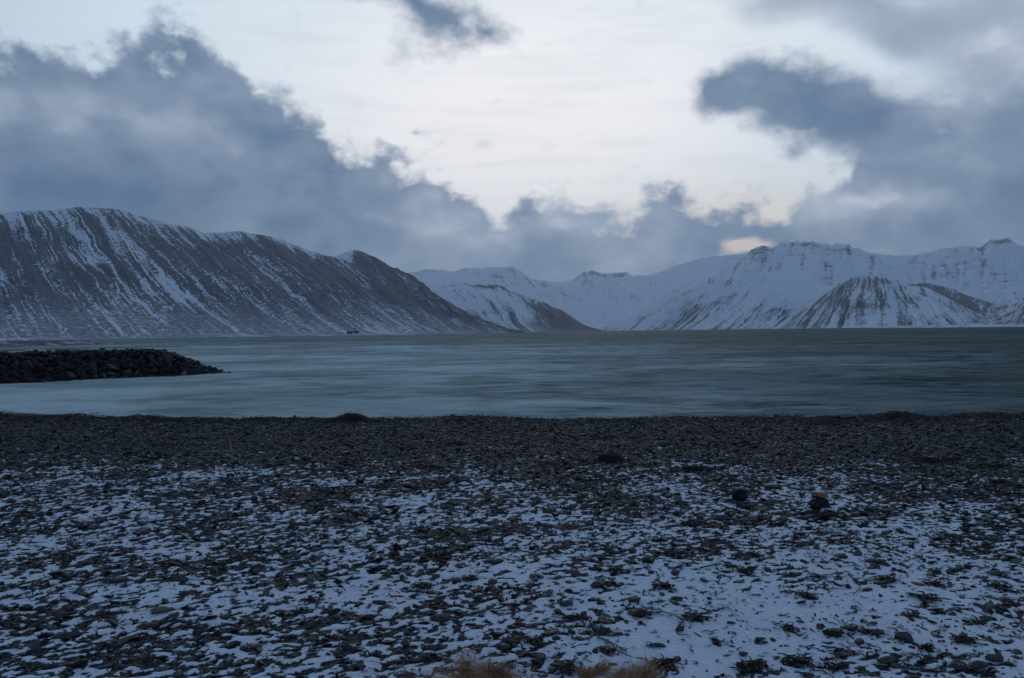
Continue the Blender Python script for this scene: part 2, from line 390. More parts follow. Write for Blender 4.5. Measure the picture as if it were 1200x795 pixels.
def snow4(px, V, AL):
    s = .45 + .2 * sstep(.3, .7, V) - .62 * g2(px, V, 505, .02, 12, .04) - .5 * g2(px, V, 543, .03, 8, .05) - .62 * g2(px, V, 692, .05, 12, .06) - .6 * g2(px, V, 722, .05, 20, .05) - .2 * g2(px, V, 650, .3, 60, .15) - .2 * g2(px, V, 760, .5, 60, .1)
    return s
loft('mountain', 'pale snow plateau in the far centre half lost under low cloud', m_far,
     [(380, 326, 7056), (470, 321, 7056), (490, 318, 7056), (498, 316, 7056), (515, 316, 7056), (530, 319, 7119), (545, 314, 7182), (560, 315, 7182), (600, 313, 7308), (612, 320, 7308), (625, 328, 7434), (650, 332, 7560), (670, 329, 7686),
      (682, 320, 7686), (695, 317, 7749), (705, 321, 7812), (720, 320, 7812), (735, 319, 7812), (742, 324, 7812), (765, 322, 7812), (800, 309, 7812), (830, 301, 7938), (870, 298, 8064), (960, 300, 8064)],
     [(380, 600, 2300), (560, 690, 2200), (650, 735, 2200), (750, 765, 2200), (960, 800, 2200)], nu=500, nv=150, ga=40, gw=170, seed=5, snowf=snow4, conc=1.5, foot=.93, foot_h=.006, apron=(.93, .99), back=1500, ridge_noise=12)

def snow5(px, V, AL):
    s = .40 + .2 * sstep(.5, .9, V) - .5 * g2(px, V, 888, .10, 14, .09) - .42 * g2(px, V, 935, .08, 30, .05) - .55 * g2(px, V, 990, .06, 18, .05) - .75 * g2(px, V, 1168, .05, 18, .05) - .15 * g2(px, V, 1060, .5, 100, .2) - .3 * g2(px, V, 830, .25, 40, .08)
    return s
loft('mountain', 'tall white mountain massif with rocky summits behind the right shore', m_far,
     [(700, 382, 3600), (760, 364, 3900), (800, 349, 4200), (826, 333, 4400), (850, 316, 4600), (868, 305, 4650), (874, 301, 4650), (880, 295, 4650), (886, 290, 4650), (895, 288, 4650), (905, 291, 4650), (915, 286, 4650), (930, 284, 4650), (945, 283, 4650), (960, 285, 4650), (975, 288, 4650), (988, 286, 4650), (1000, 290, 4600),
      (1018, 296, 4600), (1050, 300, 4550), (1078, 299, 4500), (1100, 293, 4500), (1125, 290, 4500), (1150, 290, 4450), (1158, 284, 4450), (1170, 281, 4450), (1185, 281, 4450), (1193, 287, 4400), (1215, 290, 4400), (1300, 275, 4300), (1420, 300, 4200), (1550, 270, 4000)],
     [(700, 720, 2000), (800, 780, 1900), (880, 830, 1850), (935, 900, 1800), (1000, 1000, 1800), (1080, 1080, 1800), (1200, 1210, 1800), (1550, 1560, 1800)], nu=900, nv=200, ga=38, gw=130, seed=8, snowf=snow5, conc=1.35, foot=.93, foot_h=.01, apron=(.93, .99), back=1500, ridge_noise=12)

def snow5b(px, V, AL):
    return .48 + 0 * V - .2 * sstep(.3, .8, V) - .25 * g2(px, V, 860, .6, 50, .3) + .25 * np.exp(-(V / .12) ** 2) - .15 * sstep(.8, .95, V)
loft('mountain', 'snow covered shoulder with faint dark diagonal streaks right of the valley mouth', m_near,
     [(700, 389, 1700), (715, 385, 1900), (740, 371, 2200), (770, 356, 2400), (800, 345, 2500), (830, 334, 2600), (860, 327, 2700), (890, 322, 2750), (920, 322, 2750), (950, 330, 2700), (1000, 345, 2600)],
     [(700, 688, 1450), (740, 700, 1450), (800, 730, 1450), (860, 770, 1450), (920, 835, 1450), (1000, 930, 1450)], nu=600, nv=180, ga=12, gw=45, seed=10, snowf=snow5b, foot=.88, foot_h=.02, apron=(.84, .96))

def snow6(px, V, AL):
    return .12 + 0 * V + .18 * g2(px, V, 1075, .3, 30, .4) + .05 * sstep(.7, .9, V) - .1 * g2(px, V, 970, .6, 25, .4) + .2 * np.exp(-(V / .05) ** 2)
loft('mountain', 'dark conical spur ribbed with snow gullies in front of the white massif', m_near,
     [(900, 384, 1650), (915, 382, 1700), (935, 369, 1850), (960, 351, 2000), (985, 333, 2100), (1000, 325, 2150), (1015, 321.5, 2180), (1032, 324, 2180), (1050, 328, 2160), (1065, 335, 2140), (1085, 337, 2120), (1105, 347, 2050), (1130, 360, 1900), (1160, 374, 1700), (1190, 380, 1600)],
     [(900, 900, 1350), (935, 908, 1350), (960, 922, 1350), (985, 936, 1350), (1000, 962, 1350), (1015, 1000, 1350), (1032, 1048, 1350), (1065, 1112, 1350), (1105, 1152, 1350), (1160, 1182, 1350), (1190, 1200, 1350)], nu=600, nv=180, ga=9, gw=38, seed=13, snowf=snow6, foot=.88, foot_h=.02, apron=(.86, .98))

def snow6b(px, V, AL):
    return .12 + 0 * V - .55 * g2(px, V, 1115, .3, 34, .3) - .2 * g2(px, V, 1135, .6, 30, .2) + .18 * sstep(1150, 1220, px)
loft('mountain', 'craggy dark cliff face with snow ledges right of the conical spur', m_near,
     [(1020, 345, 2600), (1050, 336, 2600), (1070, 333, 2600), (1090, 333, 2600), (1115, 338, 2560), (1140, 350, 2500), (1170, 358, 2500), (1200, 350, 2500), (1240, 340, 2500), (1320, 330, 2500), (1450, 325, 2500)],
     [(1020, 1010, 1550), (1115, 1110, 1550), (1200, 1195, 1550), (1450, 1450, 1550)], nu=500, nv=160, ga=13, gw=70, seed=16, snowf=snow6b, foot=.92, foot_h=.012, apron=(.93, .99))

loft('hill', 'low brown hillside running off the right edge of the far shore', m_near,
     [(1120, 382, 1450), (1160, 377.5, 1500), (1180, 368, 1550), (1200, 356, 1600), (1230, 338, 1650), (1300, 310, 1700), (1420, 285, 1700), (1600, 300, 1700)],
     [(1120, 1110, 1250), (1180, 1160, 1250), (1230, 1220, 1200), (1600, 1580, 1100)], nu=300, nv=120, ga=8, gw=45, seed=19, snowf=lambda px, V, AL: .05 + 0 * V, foot=.84, foot_h=.03, apron=(.5, .8))

# ------------------------------------------------------------------ far coast: low shore flats and spit
def flat_land(name, label, cat, pts, mat, seed, kind='structure', h_noise=.2):
    """pts: (px, near dist, far dist, height) a low rounded bar of land"""
    pts = np.array(pts, float); n = 260; m = 26
    px = np.linspace(pts[0, 0], pts[-1, 0], n)
    nd = np.interp(px, pts[:, 0], pts[:, 1]); fd = np.interp(px, pts[:, 0], pts[:, 2]); hh = np.interp(px, pts[:, 0], pts[:, 3])
    vv = np.linspace(0, 1, m)
    P_ = np.zeros((n, m, 3))
    for i in range(n):
        a, _ = azel(px[i], 395)
        dd = nd[i] + (fd[i] - nd[i]) * vv
        P_[i, :, 0] = math.sin(a) * dd; P_[i, :, 1] = math.cos(a) * dd
        prof = np.minimum(1, np.sin(np.pi * vv) * 1.9)
        P_[i, :, 2] = -.6 + (hh[i] + .6) * prof
    P_[:, :, 2] += fbm(P_[:, :, 0] / 9, P_[:, :, 1] / 9, seed, 4) * h_noise * np.minimum(1, hh[:, None])
    me = make_mesh(name, P_.reshape(-1, 3), grid_faces(n, m), mat, True)
    return tag(link(name, me), label, cat, kind=kind)
m_sp, t_, b_ = material('frosted_shore_gravel')
g_ = t_.node('ShaderNodeNewGeometry').outputs['Position']
nA = t_.noise(t_.mapping(g_, sc=(1, 1, 6)), .12, 5., .6); 
t_.put(b_, 'Base Color', t_.mix(t_.maprange(nA, .52, .66), t_.mix(t_.maprange(t_.noise(g_, .3), .4, .6), C4((.060, .052, .052)), C4((.13, .105, .10))), C4((.5, .52, .56)))); b_.inputs['Roughness'].default_value = .9
m_ss, t_, b_ = material('snowy_shore')
g_ = t_.node('ShaderNodeNewGeometry').outputs['Position']
t_.put(b_, 'Base Color', t_.mix(t_.maprange(t_.noise(t_.mapping(g_, sc=(.02, .1, .3)), 1., 4., .6), .56, .66), C4((.72, .74, .78)), C4((.14, .12, .12)))); b_.inputs['Roughness'].default_value = .9
flat_land('shore', 'low brown gravel spit lying across the water behind the breakwater', 'shore', [(-500, 300, 420, 1.9), (-100, 300, 420, 2.0), (60, 330, 420, 1.7), (110, 360, 415, 1.1), (145, 385, 400, .1)], m_sp, 31)
flat_land('shore', 'thin dark gravel bar just showing above the water beyond the breakwater', 'shore', [(-500, 205, 235, .5), (0, 205, 232, .32), (120, 225, 245, .22), (215, 245, 252, .05)], m_sp, 33, h_noise=.05)
flat_land('shore', 'pale snowy foreshore strip along the foot of the right hand mountains', 'shore', [(1020, 1190, 1290, .1), (1045, 1150, 1290, 1.6), (1100, 1100, 1280, 2.6), (1200, 1000, 1200, 2.9), (1500, 900, 1150, 3.), (1700, 850, 1100, 3.)], m_ss, 35)

# ------------------------------------------------------------------ water
d = np.concatenate([np.linspace(11, 16, 20)[:-1], np.geomspace(16, 8500, 520)])
s = np.linspace(-1, 1, 420)
s = np.sign(s) * (np.abs(s) * .65 + np.abs(s) ** 3 * .35)
D, S_ = np.meshgrid(d, s, indexing='ij')
WX = S_ * (D * 1.0 + 60); WY = D * 1.0
fall = np.clip(1 - (D - 60) / 600, .0, 1)
right = sstep(-12, 30, WX / np.maximum(D, 1) * 60)
WZ = (fbm(WX / 10 + WY / 18, WY / 6.5, 40, 4) * .36 + fbm(WX / 2.4, WY / .9, 43, 3) * .04) * (.35 + .65 * right) * fall + fbm(WX / 30, WY / 9, 47, 3) * .12 * fall
m_w, t_, b_ = material('cold_fjord_water')
geo = t_.node('ShaderNodeNewGeometry'); pos = geo.outputs['Position']
n1 = t_.noise(t_.mapping(pos, sc=(.30, .42, 1), rot=(0, 0, -.12)), 1., 5., .55, .3)
n2 = t_.noise(t_.mapping(pos, sc=(.060, .085, 1), rot=(0, 0, -.15)), 1., 5., .55, .5)
n3 = t_.noise(t_.mapping(pos, sc=(.012, .03, 1)), 1., 4., .6)
sx = t_.node('ShaderNodeSeparateXYZ'); t_.put(sx, 0, pos)
# shallow milky surf water on the left, clear wind-roughened water to the right
ratio = t_.math('DIVIDE', sx.outputs[0], t_.math('ADD', sx.outputs[1], 25.))
ratio = t_.math('ADD', ratio, t_.math('MULTIPLY', t_.math('SUBTRACT', n3, .5), 1.1))
ratio = t_.math('ADD', ratio, t_.math('MULTIPLY', t_.math('SUBTRACT', n2, .5), .5))
milky = t_.maprange(ratio, .56, -.36)
nearness = t_.maprange(sx.outputs[1], 330., 40.)
gust = t_.noise(t_.mapping(pos, sc=(.012, .012, 1), rot=(0, 0, .05)), 1., 7., .6, .4)
gust_tones = t_.maprange(gust, .38, .62)
foam_swell = t_.math('MULTIPLY', t_.math('ADD', .10, t_.math('MULTIPLY', milky, .90)), t_.math('ADD', .50, t_.math('MULTIPLY', nearness, 1.0)))
foam_swell = t_.math('MULTIPLY', foam_swell, t_.maprange(t_.math('ADD', t_.math('MULTIPLY', n1, .45), t_.math('MULTIPLY', n2, .65)), 0.44, .60, t_.math('ADD', .12, t_.math('MULTIPLY', t_.math('MULTIPLY', milky, nearness), .40)), 1.))  # dark swells painted into the base colour along with the real foam
foam_swell = t_.math('MULTIPLY', foam_swell, t_.math('ADD', .45, t_.math('MULTIPLY', gust_tones, .75)))  # broad wave shading painted into the same colour as gust patches
t_.put(b_, 'Base Color', t_.mix(foam_swell, C4((.026, .066, .058)), C4((.64, .72, .67))))
t_.put(b_, 'Roughness', t_.math('ADD', .46, t_.math('MULTIPLY', foam_swell, .3)))
b_.inputs['IOR'].default_value = 1.12
t_.put(b_, 'Specular IOR Level', t_.math('ADD', .06, t_.math('MULTIPLY', milky, .10)))
hgt = t_.math('ADD', t_.math('MULTIPLY', n1, .8), t_.math('MULTIPLY', n2, 2.6))
hgt = t_.math('ADD', hgt, t_.math('MULTIPLY', gust, 10.))
t_.put(b_, 'Normal', t_.bump(hgt, 1., 1.1))
me = make_mesh('water', np.stack([WX, WY, WZ], -1).reshape(-1, 3), grid_faces(len(d), len(s)), m_w, True)
tag(link('water', me), 'choppy grey green fjord water between the beach and the mountains', 'water', kind='structure')

# ------------------------------------------------------------------ beach
def crest_y(x): return np.interp(x, [-60, -20, -9.7, -4, 0, 8, 20, 60], [20, 17.8, 15.2, 13.8, 13.2, 12.8, 12.3, 11])
def base_z(x, y):
    yc = crest_y(x) + perlin(x / 1.7, 0 * x, 70) * .35
    u = y - yc
    z = 1.62 + .055 * np.clip((y - 3) / 10, -.5, 1.)
    z = z + .02 * np.exp(-(u / 1.2) ** 2) * (1 + perlin(x / .9, y * 0, 77))
    z = z - np.where(u > 0, .21 * u * sstep(0, 1.2, u), 0)
    z = np.maximum(z, -1.6)
    z = z + fbm(x / 2.3, y / 2.3, 71, 4) * .035 + np.exp(-(u / .9) ** 2) * (fbm(x / .45, y / .45, 72, 4) * .035 + .03 * perlin(x / 1.3, y / 3, 73))
    return z
_tr = [490, 530, 560, 600, 650, 700, 750, 795, 850]
_tcx = [0, 200, 400, 600, 800, 1000, 1200]
_tab = np.array([[0, 0, 0, 0, 0, 0, 0], [.06, .05, .03, .02, .05, .03, .02], [.32, .30, .25, .22, .34, .30, .12], [.46, .44, .40, .44, .40, .44, .34], [.52, .48, .44, .54, .64, .74, .56],
                 [.58, .52, .46, .60, .92, 1.02, .82], [.56, .54, .48, .66, 1.12, .92, .70], [.50, .54, .44, .72, 1.18, .68, .56], [.5, .5, .5, .6, .9, .7, .6]])
def cover(x, y):
    z = base_z(x, y)
    px, py = project(x, y, z)
    px = np.clip(px, 0, 1200); py = np.clip(np.where(y < 2.5, 900, py), 490, 850)
    iy = np.clip(np.searchsorted(_tr, py) - 1, 0, len(_tr) - 2); ix = np.clip((px / 200).astype(int), 0, 5)
    tr = np.array(_tr, float)
    fy = np.clip((py - tr[iy]) / (tr[iy + 1] - tr[iy]), 0, 1); fx = px / 200 - ix
    a = _tab[iy, ix] * (1 - fx) + _tab[iy, ix + 1] * fx; b = _tab[iy + 1, ix] * (1 - fx) + _tab[iy + 1, ix + 1] * fx
    return a * (1 - fy) + b * fy
def snow_noise(x, y):
    c, s_ = math.cos(.35), math.sin(.35)
    xr, yr = x * c + y * s_, -x * s_ + y * c
    return fbm(xr / .85, yr / .5, 80, 3) * .55 + fbm(xr / .13, yr / .10, 84, 3) * .48 + fbm(xr / .065, yr / .055, 88, 2) * .75
_sx = rng.uniform(-10, 10, 40000); _sy = rng.uniform(2, 16, 40000)
_cdf = np.sort(snow_noise(_sx, _sy))
def snow_mask(x, y):
    u = np.searchsorted(_cdf, snow_noise(x, y)) / len(_cdf)
    return sstep(-.16, .16, cover(x, y) - u)
def ground_z(x, y):
    m = snow_mask(x, y)
    return base_z(x, y) + m * .012 + (1 - m) * fbm(x / .06, y / .06, 90, 2) * .010 + m * fbm(x / .25, y / .18, 92, 3) * .006

xs = np.concatenate([np.linspace(-120, -14, 60)[:-1], np.linspace(-14, 14, 1150), np.linspace(14, 120, 60)[1:]])
ys = np.concatenate([np.linspace(-60, 1, 30)[:-1], np.linspace(1, 2.8, 30)[:-1], np.geomspace(2.8, 19, 560), np.linspace(19, 34, 30)[1:]])
XX, YY = np.meshgrid(xs, ys, indexing='ij')
fx, fy = XX.ravel(), YY.ravel()
zz = ground_z(fx, fy); mk = snow_mask(fx, fy)
m_b, t_, b_ = material('gravel_under_thin_snow')
geo = t_.node('ShaderNodeNewGeometry'); pos = geo.outputs['Position']
vor = t_.node('ShaderNodeTexVoronoi'); t_.put(vor, 'Vector', t_.mapping(pos, sc=(1, 1.6, 1), rot=(0, 0, .3))); vor.inputs['Scale'].default_value = 30; vor.inputs['Randomness'].default_value = 1
vor2 = t_.node('ShaderNodeTexVoronoi'); t_.put(vor2, 'Vector', pos); vor2.inputs['Scale'].default_value = 85
vc = t_.node('ShaderNodeSeparateColor'); t_.put(vc, 0, vor.outputs['Color'])
peb = t_.ramp(vc.outputs[0], [(0, (.008, .008, .009)), (.35, (.018, .018, .018)), (.6, (.036, .030, .025)), (.85, (.024, .026, .024)), (1, (.066, .058, .050))])
peb = t_.mix(t_.maprange(vor.outputs['Distance'], .35, .75), peb, C4((.010, .010, .011)))
fine = t_.noise(pos, 42., 4., .65)
sm_ = t_.math('ADD', t_.attr('snow'), t_.math('MULTIPLY', t_.math('SUBTRACT', fine, .5), 1.9))
sm_ = t_.math('ADD', sm_, t_.math('MULTIPLY', t_.math('SUBTRACT', t_.noise(pos, 17., 3., .6), .5), .9))
sm_ = t_.math('SUBTRACT', sm_, t_.math('MULTIPLY', t_.maprange(vor2.outputs['Distance'], .5, .1), .12))
smk = t_.maprange(sm_, .34, .64)
sn = t_.mix(t_.maprange(t_.noise(pos, 9., 4.), .3, .7), C4((.74, .77, .82)), C4((.84, .86, .89)))
sn = t_.mix(t_.math('MULTIPLY', t_.maprange(t_.noise(pos, 120., 3., .7), .52, .66), .45), sn, C4((.30, .30, .31)))
t_.put(b_, 'Base Color', t_.mix(smk, peb, sn))
t_.put(b_, 'Roughness', t_.maprange(smk, 0., 1., .6, .8)); b_.inputs['Specular IOR Level'].default_value = .3
hh = t_.math('ADD', t_.math('MULTIPLY', t_.math('SUBTRACT', 1., vor.outputs['Distance']), .6), t_.math('MULTIPLY', smk, .35))
hh = t_.math('ADD', hh, t_.math('MULTIPLY', fine, .3))
t_.put(b_, 'Normal', t_.bump(hh, .8, .02))
me = make_mesh('beach', np.stack([fx, fy, zz], -1), grid_faces(len(xs), len(ys)), m_b, True, {'snow': mk})
tag(link('beach', me), 'dark shingle beach thinly dusted with snow in the foreground', 'beach', kind='structure')

# ------------------------------------------------------------------ stones
import bmesh
def ico(level):
    bm = bmesh.new(); bmesh.ops.create_icosphere(bm, subdivisions=level, radius=1)
    bm.verts.ensure_lookup_table()
    v = np.array([x.co[:] for x in bm.verts]); f = np.array([[q.index for q in p.verts] for p in bm.faces]); bm.free(); return v, f
def stone_template(level, r, cuts=7, noise=.08, flat=.45, elong=1.35):
    v, f = ico(level); v = v.copy()
    v *= (1 + noise * np.sin(v @ r.normal(size=3) * 3 + r.uniform(0, 6)) + noise * .6 * np.sin(v @ r.normal(size=3) * 6))[:, None]
    for _ in range(cuts):
        n = r.normal(size=3); n /= np.linalg.norm(n); dd = r.uniform(.5, .85)
        ov = np.maximum(0, v @ n - dd); v -= ov[:, None] * n * .93
    v *= np.array([elong, 1, flat]); return v, f
def rot_mats(yaw, tiltx, tilty):
    n = len(yaw); cz, sz = np.cos(yaw), np.sin(yaw); cx, sx_ = np.cos(tiltx), np.sin(tiltx); cy, sy_ = np.cos(tilty), np.sin(tilty)
    Z = np.zeros((n, 3, 3)); Z[:, 0, 0] = cz; Z[:, 0, 1] = -sz; Z[:, 1, 0] = sz; Z[:, 1, 1] = cz; Z[:, 2, 2] = 1
    Xm = np.zeros((n, 3, 3)); Xm[:, 0, 0] = 1; Xm[:, 1, 1] = cx; Xm[:, 1, 2] = -sx_; Xm[:, 2, 1] = sx_; Xm[:, 2, 2] = cx
    Ym = np.zeros((n, 3, 3)); Ym[:, 1, 1] = 1; Ym[:, 0, 0] = cy; Ym[:, 0, 2] = sy_; Ym[:, 2, 0] = -sy_; Ym[:, 2, 2] = cy
    return Xm @ Ym @ Z
def scatter_mesh(name, pos, size, yaw, tx, ty, tone, templates, mat, smooth=False):
    k = rng.integers(0, len(templates), len(pos)); V = []; Fc = []; T = []; off = 0
    R = rot_mats(yaw, tx, ty)
    for i, (tv, tf) in enumerate(templates):
        idx = np.where(k == i)[0]
        if not len(idx): continue
        vv = np.einsum('nij,mj->nmi', R[idx], tv) * size[idx][:, None, None] + pos[idx][:, None, :]
        ff = tf[None] + (np.arange(len(idx)) * len(tv))[:, None, None] + off
        V.append(vv.reshape(-1, 3)); Fc.append(ff.reshape(-1, 3)); T.append(np.repeat(tone[idx], len(tv))); off += len(idx) * len(tv)
    return make_mesh(name, np.concatenate(V), np.concatenate(Fc), mat, smooth, {'tone': np.concatenate(T)})
def stone_mat(name, use_attr=True, fixed=None, rough=.62, snow=.0):
    m, t, b = material(name)
    geo = t.node('ShaderNodeNewGeometry'); pos = geo.outputs['Position']
    if fixed is None:
        c = t.ramp(t.attr('tone'), [(0, (.006, .006, .007)), (.25, (.014, .013, .013)), (.5, (.030, .027, .024)), (.65, (.058, .040, .030)), (.78, (.048, .062, .054)), (.92, (.100, .092, .085)), (1, (.20, .18, .165))])
    else:
        c = C4(fixed)
    n = t.noise(pos, 60., 4., .6)
    mul = t.node('ShaderNodeMix', data_type='RGBA', blend_type='MULTIPLY'); mul.inputs[0].default_value = 1
    t.put(mul, 6, c); t.put(mul, 7, t.ramp(n, [(.25, (.55, .55, .55)), (.75, (1.4, 1.4, 1.4))]))
    out = mul.outputs[2]
    if snow:
        sz = t.node('ShaderNodeSeparateXYZ'); t.put(sz, 0, geo.outputs['Normal'])
        ss = t.math('MULTIPLY', t.maprange(sz.outputs[2], .8, .98), t.maprange(t.noise(pos, 30., 4., .7), .56, .66))
        out = t.mix(t.math('MULTIPLY', ss, snow), out, C4((.7, .73, .78)))
    t.put(b, 'Base Color', out); b.inputs['Roughness'].default_value = rough; b.inputs['Specular IOR Level'].default_value = .35
    t.put(b, 'Normal', t.bump(n, .4, .006))
    return m
m_peb = stone_mat('beach_pebbles', snow=.6)
tp0 = [stone_template(1, rng, 5, .05, rng.uniform(.28, .5), rng.uniform(1.15, 1.9)) for _ in range(12)]
tp1 = [stone_template(2, rng, 7, .05, rng.uniform(.25, .5), rng.uniform(1.15, 1.9)) for _ in range(14)]

def sample_ground(n, y0, y1, spread=.74, side=False):
    y = np.sqrt(rng.uniform(y0 ** 2, y1 ** 2, n)); x = rng.uniform(-1, 1, n) * (y * spread + .6)
    if side: x = np.where(rng.uniform(size=n) < .5, -1, 1) * (y * spread + .6 + rng.uniform(0, 7, n))
    return x, y
def pebbles(n, y0, y1, med, sig, lo, hi, tps, side=False):
    x, y = sample_ground(n, y0, y1, side=side)
    m = snow_mask(x, y)
    # loose patches of extra stones lie on top of the snow
    patch = sstep(-.1, .35, fbm(x / .8, y / .6, 95, 3))
    keep = rng.uniform(size=n) < (1 - m) * .97 + m * (.03 + .42 * patch * np.clip(1 - cover(x, y) * 1.05, 0, 1))
    x, y, m = x[keep], y[keep], m[keep]
    sz = np.clip(med * np.exp(rng.normal(size=len(x)) * sig), lo, hi)
    z = ground_z(x, y) + sz * rng.uniform(-.10, .22, len(x))
    yaw = rng.normal(.35, .9, len(x))
    return np.stack([x, y, z], 1), sz, yaw, rng.normal(0, .33, len(x)), rng.normal(0, .33, len(x)), np.clip(rng.beta(2, 2.6, len(x)), 0, 1)
a = pebbles(52000, 2.9, 6.2, .0098, .55, .004, .036, tp1)
me1 = scatter_mesh('pebbles', *a, tp1, m_peb)
tag(link('pebbles', me1), 'loose angular grey pebbles poking through snow in the near foreground', 'pebbles', kind='stuff')
a = pebbles(112000, 6.2, 14.6, .0165, .48, .009, .05, tp0)
me2 = scatter_mesh('pebbles', *a, tp0, m_peb)
tag(link('pebbles', me2), 'dense dark shingle covering the middle and far part of the beach', 'pebbles', kind='stuff')

a = pebbles(62000, 2.2, 14.6, .019, .5, .008, .05, tp0, side=True)
tag(link('pebbles', scatter_mesh('pebbles', *a, tp0, m_peb)), 'dark shingle continuing along the beach at either side', 'pebbles', kind='stuff')

# ------------------------------------------------------------------ seaweed litter
m_sw, t_, b_ = material('wet_black_kelp')
t_.put(b_, 'Base Color', t_.ramp(t_.attr('tone'), [(0, (.006, .005, .005)), (.5, (.014, .010, .009)), (.8, (.034, .019, .014)), (1, (.07, .036, .024))]))
b_.inputs['Roughness'].default_value = .55; b_.inputs['Specular IOR Level'].default_value = .25
def ribbons(x, y, length, width, K=6, curl=.5, lift=.006, z_of=ground_z, zadd=None, tone=None):
    n = len(x); h = rng.uniform(0, 2 * math.pi, n); bend = rng.normal(0, curl, n)
    PX = np.zeros((n, K)); PY = np.zeros((n, K)); HH = np.zeros((n, K)); PX[:, 0] = x; PY[:, 0] = y; HH[:, 0] = h
    st = length / (K - 1)
    for k in range(1, K):
        h = h + bend + rng.normal(0, curl, n); HH[:, k] = h
        PX[:, k] = PX[:, k - 1] + np.cos(h) * st; PY[:, k] = PY[:, k - 1] + np.sin(h) * st
    PZ = z_of(PX.ravel(), PY.ravel()).reshape(n, K) + lift * np.abs(rng.normal(size=(n, 1))) * np.sin(np.linspace(.2, 2.9, K))[None] + .003
    if zadd is not None: PZ = PZ + zadd[:, None]
    wd = width[:, None] * np.array([.5] + [1.] * (K - 2) + [.25])[None] * rng.uniform(.7, 1.3, (n, K))
    th = wd * .45
    nx, ny = -np.sin(HH), np.cos(HH)
    c0 = np.stack([PX + nx * wd, PY + ny * wd, PZ], -1); c1 = np.stack([PX, PY, PZ + th], -1)
    c2_ = np.stack([PX - nx * wd, PY - ny * wd, PZ], -1); c3 = np.stack([PX, PY, PZ - th], -1)
    V = np.stack([c0, c1, c2_, c3], 2).reshape(-1, 3)          # n,K,4
    base = (np.arange(n) * K * 4)[:, None, None]
    kk = (np.arange(K - 1) * 4)[None, :, None]; q = np.arange(4)[None, None, :]; q2 = (q + 1) % 4
    a_ = base + kk + q; b2 = base + kk + q2
    F_ = np.stack([a_, b2, b2 + 4, a_ + 4], -1).reshape(-1, 4)
    e0 = (np.arange(n) * K * 4)[:, None] + np.array([3, 2, 1, 0])[None]; e1 = (np.arange(n) * K * 4 + (K - 1) * 4)[:, None] + np.array([0, 1, 2, 3])[None]
    F_ = np.concatenate([F_, e0, e1])
    tn = rng.beta(1.5, 3, n) if tone is None else tone
    return V, F_, np.repeat(tn, K * 4)
def litter(n, y0, y1, lmin, lmax, wmed, side=False):
    x, y = sample_ground(n, y0, y1, side=side)
    cl = sstep(-.25, .35, fbm(x / .55, y / .4, 120, 4)) * sstep(-.5, .2, fbm(x / 2.2, y / 1.6, 125, 3))
    px, py = project(x, y, base_z(x, y))
    side = .55 + .45 * sstep(350, 750, px)
    clean = 1 - .55 * sstep(.75, .95, cover(x, y))
    keep = rng.uniform(size=n) < (.12 + .88 * cl) * side * clean
    x, y = x[keep], y[keep]
    return ribbons(x, y, rng.uniform(lmin, lmax, len(x)), np.abs(rng.normal(wmed, wmed * .35, len(x))) + .001)
V, F_, T = litter(34000, 2.9, 8.2, .015, .075, .0030)
me = make_mesh('seaweed_litter', V, F_, m_sw, False, {'tone': T})
tag(link('seaweed_litter', me), 'scraps of dried black seaweed strewn over the snow', 'seaweed', kind='stuff')
V, F_, T = litter(26000, 8.2, 14.6, .03, .10, .0045)
me = make_mesh('seaweed_litter', V, F_, m_sw, False, {'tone': T})
tag(link('seaweed_litter', me), 'dark seaweed scraps mixed into the shingle towards the crest', 'seaweed', kind='stuff')

V, F_, T = litter(22000, 2.5, 14., .03, .09, .004, side=True)
tag(link('seaweed_litter', make_mesh('seaweed_litter', V, F_, m_sw, False, {'tone': T})), 'scraps of black seaweed on the shingle at either side of the beach', 'seaweed', kind='stuff')
# tangled clumps: each its own thing
def clump_mesh(R, n, length, width, hgt):
    r = np.abs(rng.normal(0, R * .36, n)); a_ = rng.uniform(0, 2 * math.pi, n)
    x, y = r * np.cos(a_), r * np.sin(a_) * .8
    za = hgt * np.exp(-(r / R) ** 2 * 1.5) * rng.uniform(0, 1, n)
    return ribbons(x, y, rng.uniform(.5, 1.2, n) * length, np.abs(rng.normal(width, width * .3, n)) + .001, K=8, curl=.45, lift=.005, z_of=lambda p, q: 0 * p, zadd=za)
clump_meshes = []
for i in range(8):
    V, F_, T = clump_mesh(rng.uniform(.05, .10), int(rng.uniform(22, 48)), rng.uniform(.05, .11), .0038, .014)
    clump_meshes.append(make_mesh('seaweed_clump', V, F_, m_sw, False, {'tone': T}))
def gp(px, py): return ground_pt(px, py, ground_z, 1.7)
used = []
for i in range(64):
    for _ in range(40):
        px, py = rng.uniform(10, 1190), rng.uniform(590, 790)
        if rng.uniform() < .5: px = rng.uniform(520, 1190)
        if all(math.hypot(px - a_, (py - b2) * 2) > 34 for a_, b2 in used): break
    if i >= 60: px, py = [(952, 602), (972, 603), (960, 606), (872, 594)][i - 60]
    used.append((px, py)); p = gp(px, py)
    o = link('seaweed_clump', clump_meshes[i % 8], loc=(p[0], p[1], p[2] - .002)); o.rotation_euler = (0, 0, rng.uniform(0, 6.28)); s_ = rng.uniform(.7, 1.35); o.scale = (s_, s_, s_)
    tag(o, 'small tangle of thin black seaweed strands lying on the snowy shingle', 'seaweed', 'tangles of dried seaweed on the near beach')

